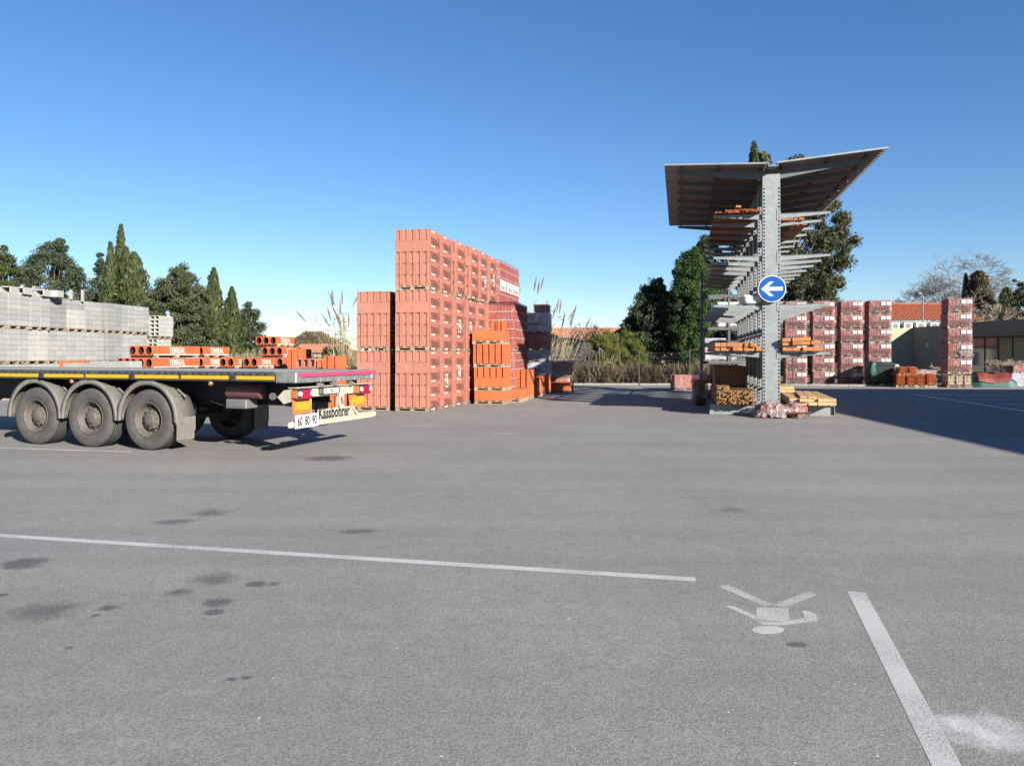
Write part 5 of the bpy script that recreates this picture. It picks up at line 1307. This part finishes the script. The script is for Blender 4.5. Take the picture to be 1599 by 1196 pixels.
for c in range(5):
    for lv in range(6):
        p = T0 + B*((c-3)*1.45 + random.uniform(-.02,.02)) + A*random.uniform(-.03,.03)
        set_tile((p.x,p.y,lv*THt), f'film wrapped red tile pallet, {ORD[lv]} from the ground, ' + ('column behind rack post','column next right of rack post','second column right of rack post','third column right of rack post','column beside dark bin')[c], random.uniform(-.015,.015))
TP_ = Vector((XP(1502,39.3), 39.3+TDp/2, 0)) ; TZ = .70
o = thing('stone_pallet', 'pallet of pale split stone packs at the foot of the tall wrapped tower', 'stone pallet', (TP_.x,TP_.y-.0,0), -AX); pallet(o, 1.18, 1.0)
b = MB()
for r in range(7):
    for i in range(5): b.box((-.124+i*.06+random.uniform(-.01,.01), 0, .035+r*.068), (.05+random.uniform(0,.02),.96,.05), 0, .014, Matrix.Rotation(random.uniform(-.05,.05),4,'Y'))
spm = b.mesh('stone_pack', M['stone_pack'])
for i in (-1,0,1): put('stone_pack', spm, o, (i*.385,0,.13))
put('stretch_film', film_box(1.15,1.0,.6,31,.02,'film_thin',.03), o, (0,0,.08))
for lv in range(5):
    set_tile((TP_.x+random.uniform(-.03,.03),TP_.y,TZ+lv*THt*1.0), f'film wrapped red tile pallet, {ORD[lv]} above the pale stone in the lone tower')
lump('film_scrap', 'torn white film hanging on the lone tower of tile pallets', 'plastic film', 0,0,0, .50,.07,.36,'film_loose',8.0,.0,False,.9).location = (TP_.x+.16,TP_.y-TDp/2-.10,TZ+.80)
# wheeled bin with a teal sheet
bn = thing('wheeled_bin', 'large dark four wheeled bin with lid beside the tile columns', 'waste bin', (XP(1379,40.9),41.2,0), -AX)
b = MB(); w0, w1, d0, d1, z0_, z1_ = .50,.62,.36,.46,.22,1.12
v = [(sx*w,sy*d,z) for w,d,z in ((w0,d0,z0_),(w1,d1,z1_)) for sx,sy in ((-1,-1),(1,-1),(1,1),(-1,1))]
b.add(v, [(0,1,2,3),(0,1,5,4),(1,2,6,5),(2,3,7,6),(3,0,4,7)]); b.box((0,0,1.14),(1.32,1.0,.06),0,.02)
for k in range(4): b.box((-.42+k*.28,-.425,.68),(.03,.05,.8),0,.006,Matrix.Rotation(0,4,'X'))
b.build('body', M['bin'], bn)
b = MB(); b.lathe([(.0,-.64),(.40,-.62),(.45,-.6),(.45,.6),(.40,.62),(0,.64)], 20, 0, True, Matrix.Translation((0,.05,1.13)) @ Matrix.Diagonal((1,1,.38,1)) @ Matrix.Rotation(R(90),4,'Z')); b.build('lid', M['bin'], bn)
for sx in (-1,1):
    for sy in (-1,1): b = MB(); b.cyl((sx*.42-.03,sy*.3,.1),(sx*.42+.03,sy*.3,.1),.1,.1,14); b.box((sx*.42,sy*.3,.19),(.08,.08,.07)); b.build('caster', M['black_print'], bn)
    b = MB(); b.tube([(sx*.62,-.2,1.0),(sx*.74,-.2,1.03),(sx*.74,.2,1.03),(sx*.62,.2,1.0)],.02,6); b.build('handle', M['lamp_grey'], bn)
lump('liner', 'teal plastic liner draped over the left side of the bin', 'liner', 0,0,0, .4,.9,.75,'teal',12.0,0,False,.35).location = (XP(1361,40.7),40.75,.55)
lump('liner', 'grey film bundle heaped on the right end of the bin', 'plastic film', 0,0,0, .55,.5,.85,'film_grey',13.0,0,False,.35).location = (XP(1396,40.9),41.0,.3)
# orange roof tiles on pallets
ot = MB()
for k in range(1): ot.prism([(-.2,0,0),(-.14,0,.0),(-.1,0,.035),(.0,0,.05),(.1,0,.035),(.14,0,0),(.2,0,0),(.2,0,.012),(.13,0,.014),(.1,0,.05),(0,0,.064),(-.1,0,.05),(-.13,0,.014),(-.2,0,.012)],(0,.42,0))
otm = ot.mesh('roof_tile', M['orange_tile'])
def tile_heap(label, px, Y, n, rowsx, rz=0, base=0.0, dx=0):
    o = thing('roof_tile_pallet', label, 'tile pallet', (XP(px,Y)+dx,Y+.5,base), -AX+rz, 'orange roof tile pallets'); pallet(o, 1.0, 1.0)
    for i in range(rowsx):
        for j in range(2):
            for k in range(n): put('roof_tile', otm, o, (-.25+i*.5+random.uniform(-.012,.012), -.46+j*.47, .13+k*.066), (0,0,random.uniform(-.02,.02)))
    return o
tile_heap('orange roof tiles stacked on the left low pallet by the bin', 1419, 39.4, 9, 2)
tile_heap('orange roof tiles stacked on the right low pallet by the tower', 1450, 39.2, 9, 2)
tile_heap('small stack of orange tiles lying on the left low pallet', 1421, 39.5, 5, 2, .1, .60)
lump('film_scrap', 'white film crumpled on the right orange tile pallet', 'plastic film', 0,0,0, 1.1,.8,.3,'film_loose',15.0,0,False,.4).location = (XP(1449,39.3),39.8,.60)
slab_load('low film wrapped orange load between the bin and roof tiles', Vector((XP(1400,41.0),41.2,0)), 0, .8, .9, .75, 'orange_brick', 'film')
b = MB(); b.cyl((0,0,.1),(0,0,.12),.2,.2,12)
# teal covered load with red sheet, white pallet
o = thing('covered_load', 'low load under a teal cover with red sheet by the flat building', 'covered load', (XP(1557,39.3),39.8,0), -AX)
b = MB(); n = 22; v = []
for i in range(n+1):
    u = i/n; e = min(1, min(u,1-u)*6)
    for x_, z_ in ((-.62,.0),(-.60,.30),(-.5,.52),(0,.60),(.5,.52),(.6,.3),(.62,0)): v.append((-1.05+2.1*u+.03*mnoise.noise(Vector((i*.7,x_*3,0))), x_*(.8+.2*e), z_*(.55+.45*e)+.05*mnoise.noise(Vector((i*.6,x_*4,3)))*(z_>0)))
b.add(v, [(i*7+j,i*7+j+1,(i+1)*7+j+1,(i+1)*7+j) for i in range(n) for j in range(6)], 0, True); b.build('teal_cover', M['teal'], o)
b = MB(); v = []
for i in range(n+1):
    u = i/n; lo = .22+.25*abs(u-.45)
    for f_ in (0,.25,.5,.75,1): v.append((-.78+1.5*u, -.66+.10*f_+.22*f_*f_, lo+(.72-lo)*f_+.05*math.sin(u*9)*f_+.03*mnoise.noise(Vector((i*.5,f_*3,5)))))
b.add(v, [(i*5+j,i*5+j+1,(i+1)*5+j+1,(i+1)*5+j) for i in range(n) for j in range(4)], 0, True); b.build('red_sheet', M['red_sheet'], o)
slab_load('white film wrapped pallet at the right edge of the photo', Vector((XP(1598,39.6),40.0,0)), 0, 1.1, 1.1, .72, 'tile', 'film_grey')
slab_load('dark tile load on top of the white wrapped pallet', Vector((XP(1599,39.6),40.0,0)), .73, .9, .9, .4, 'tile', 'film')
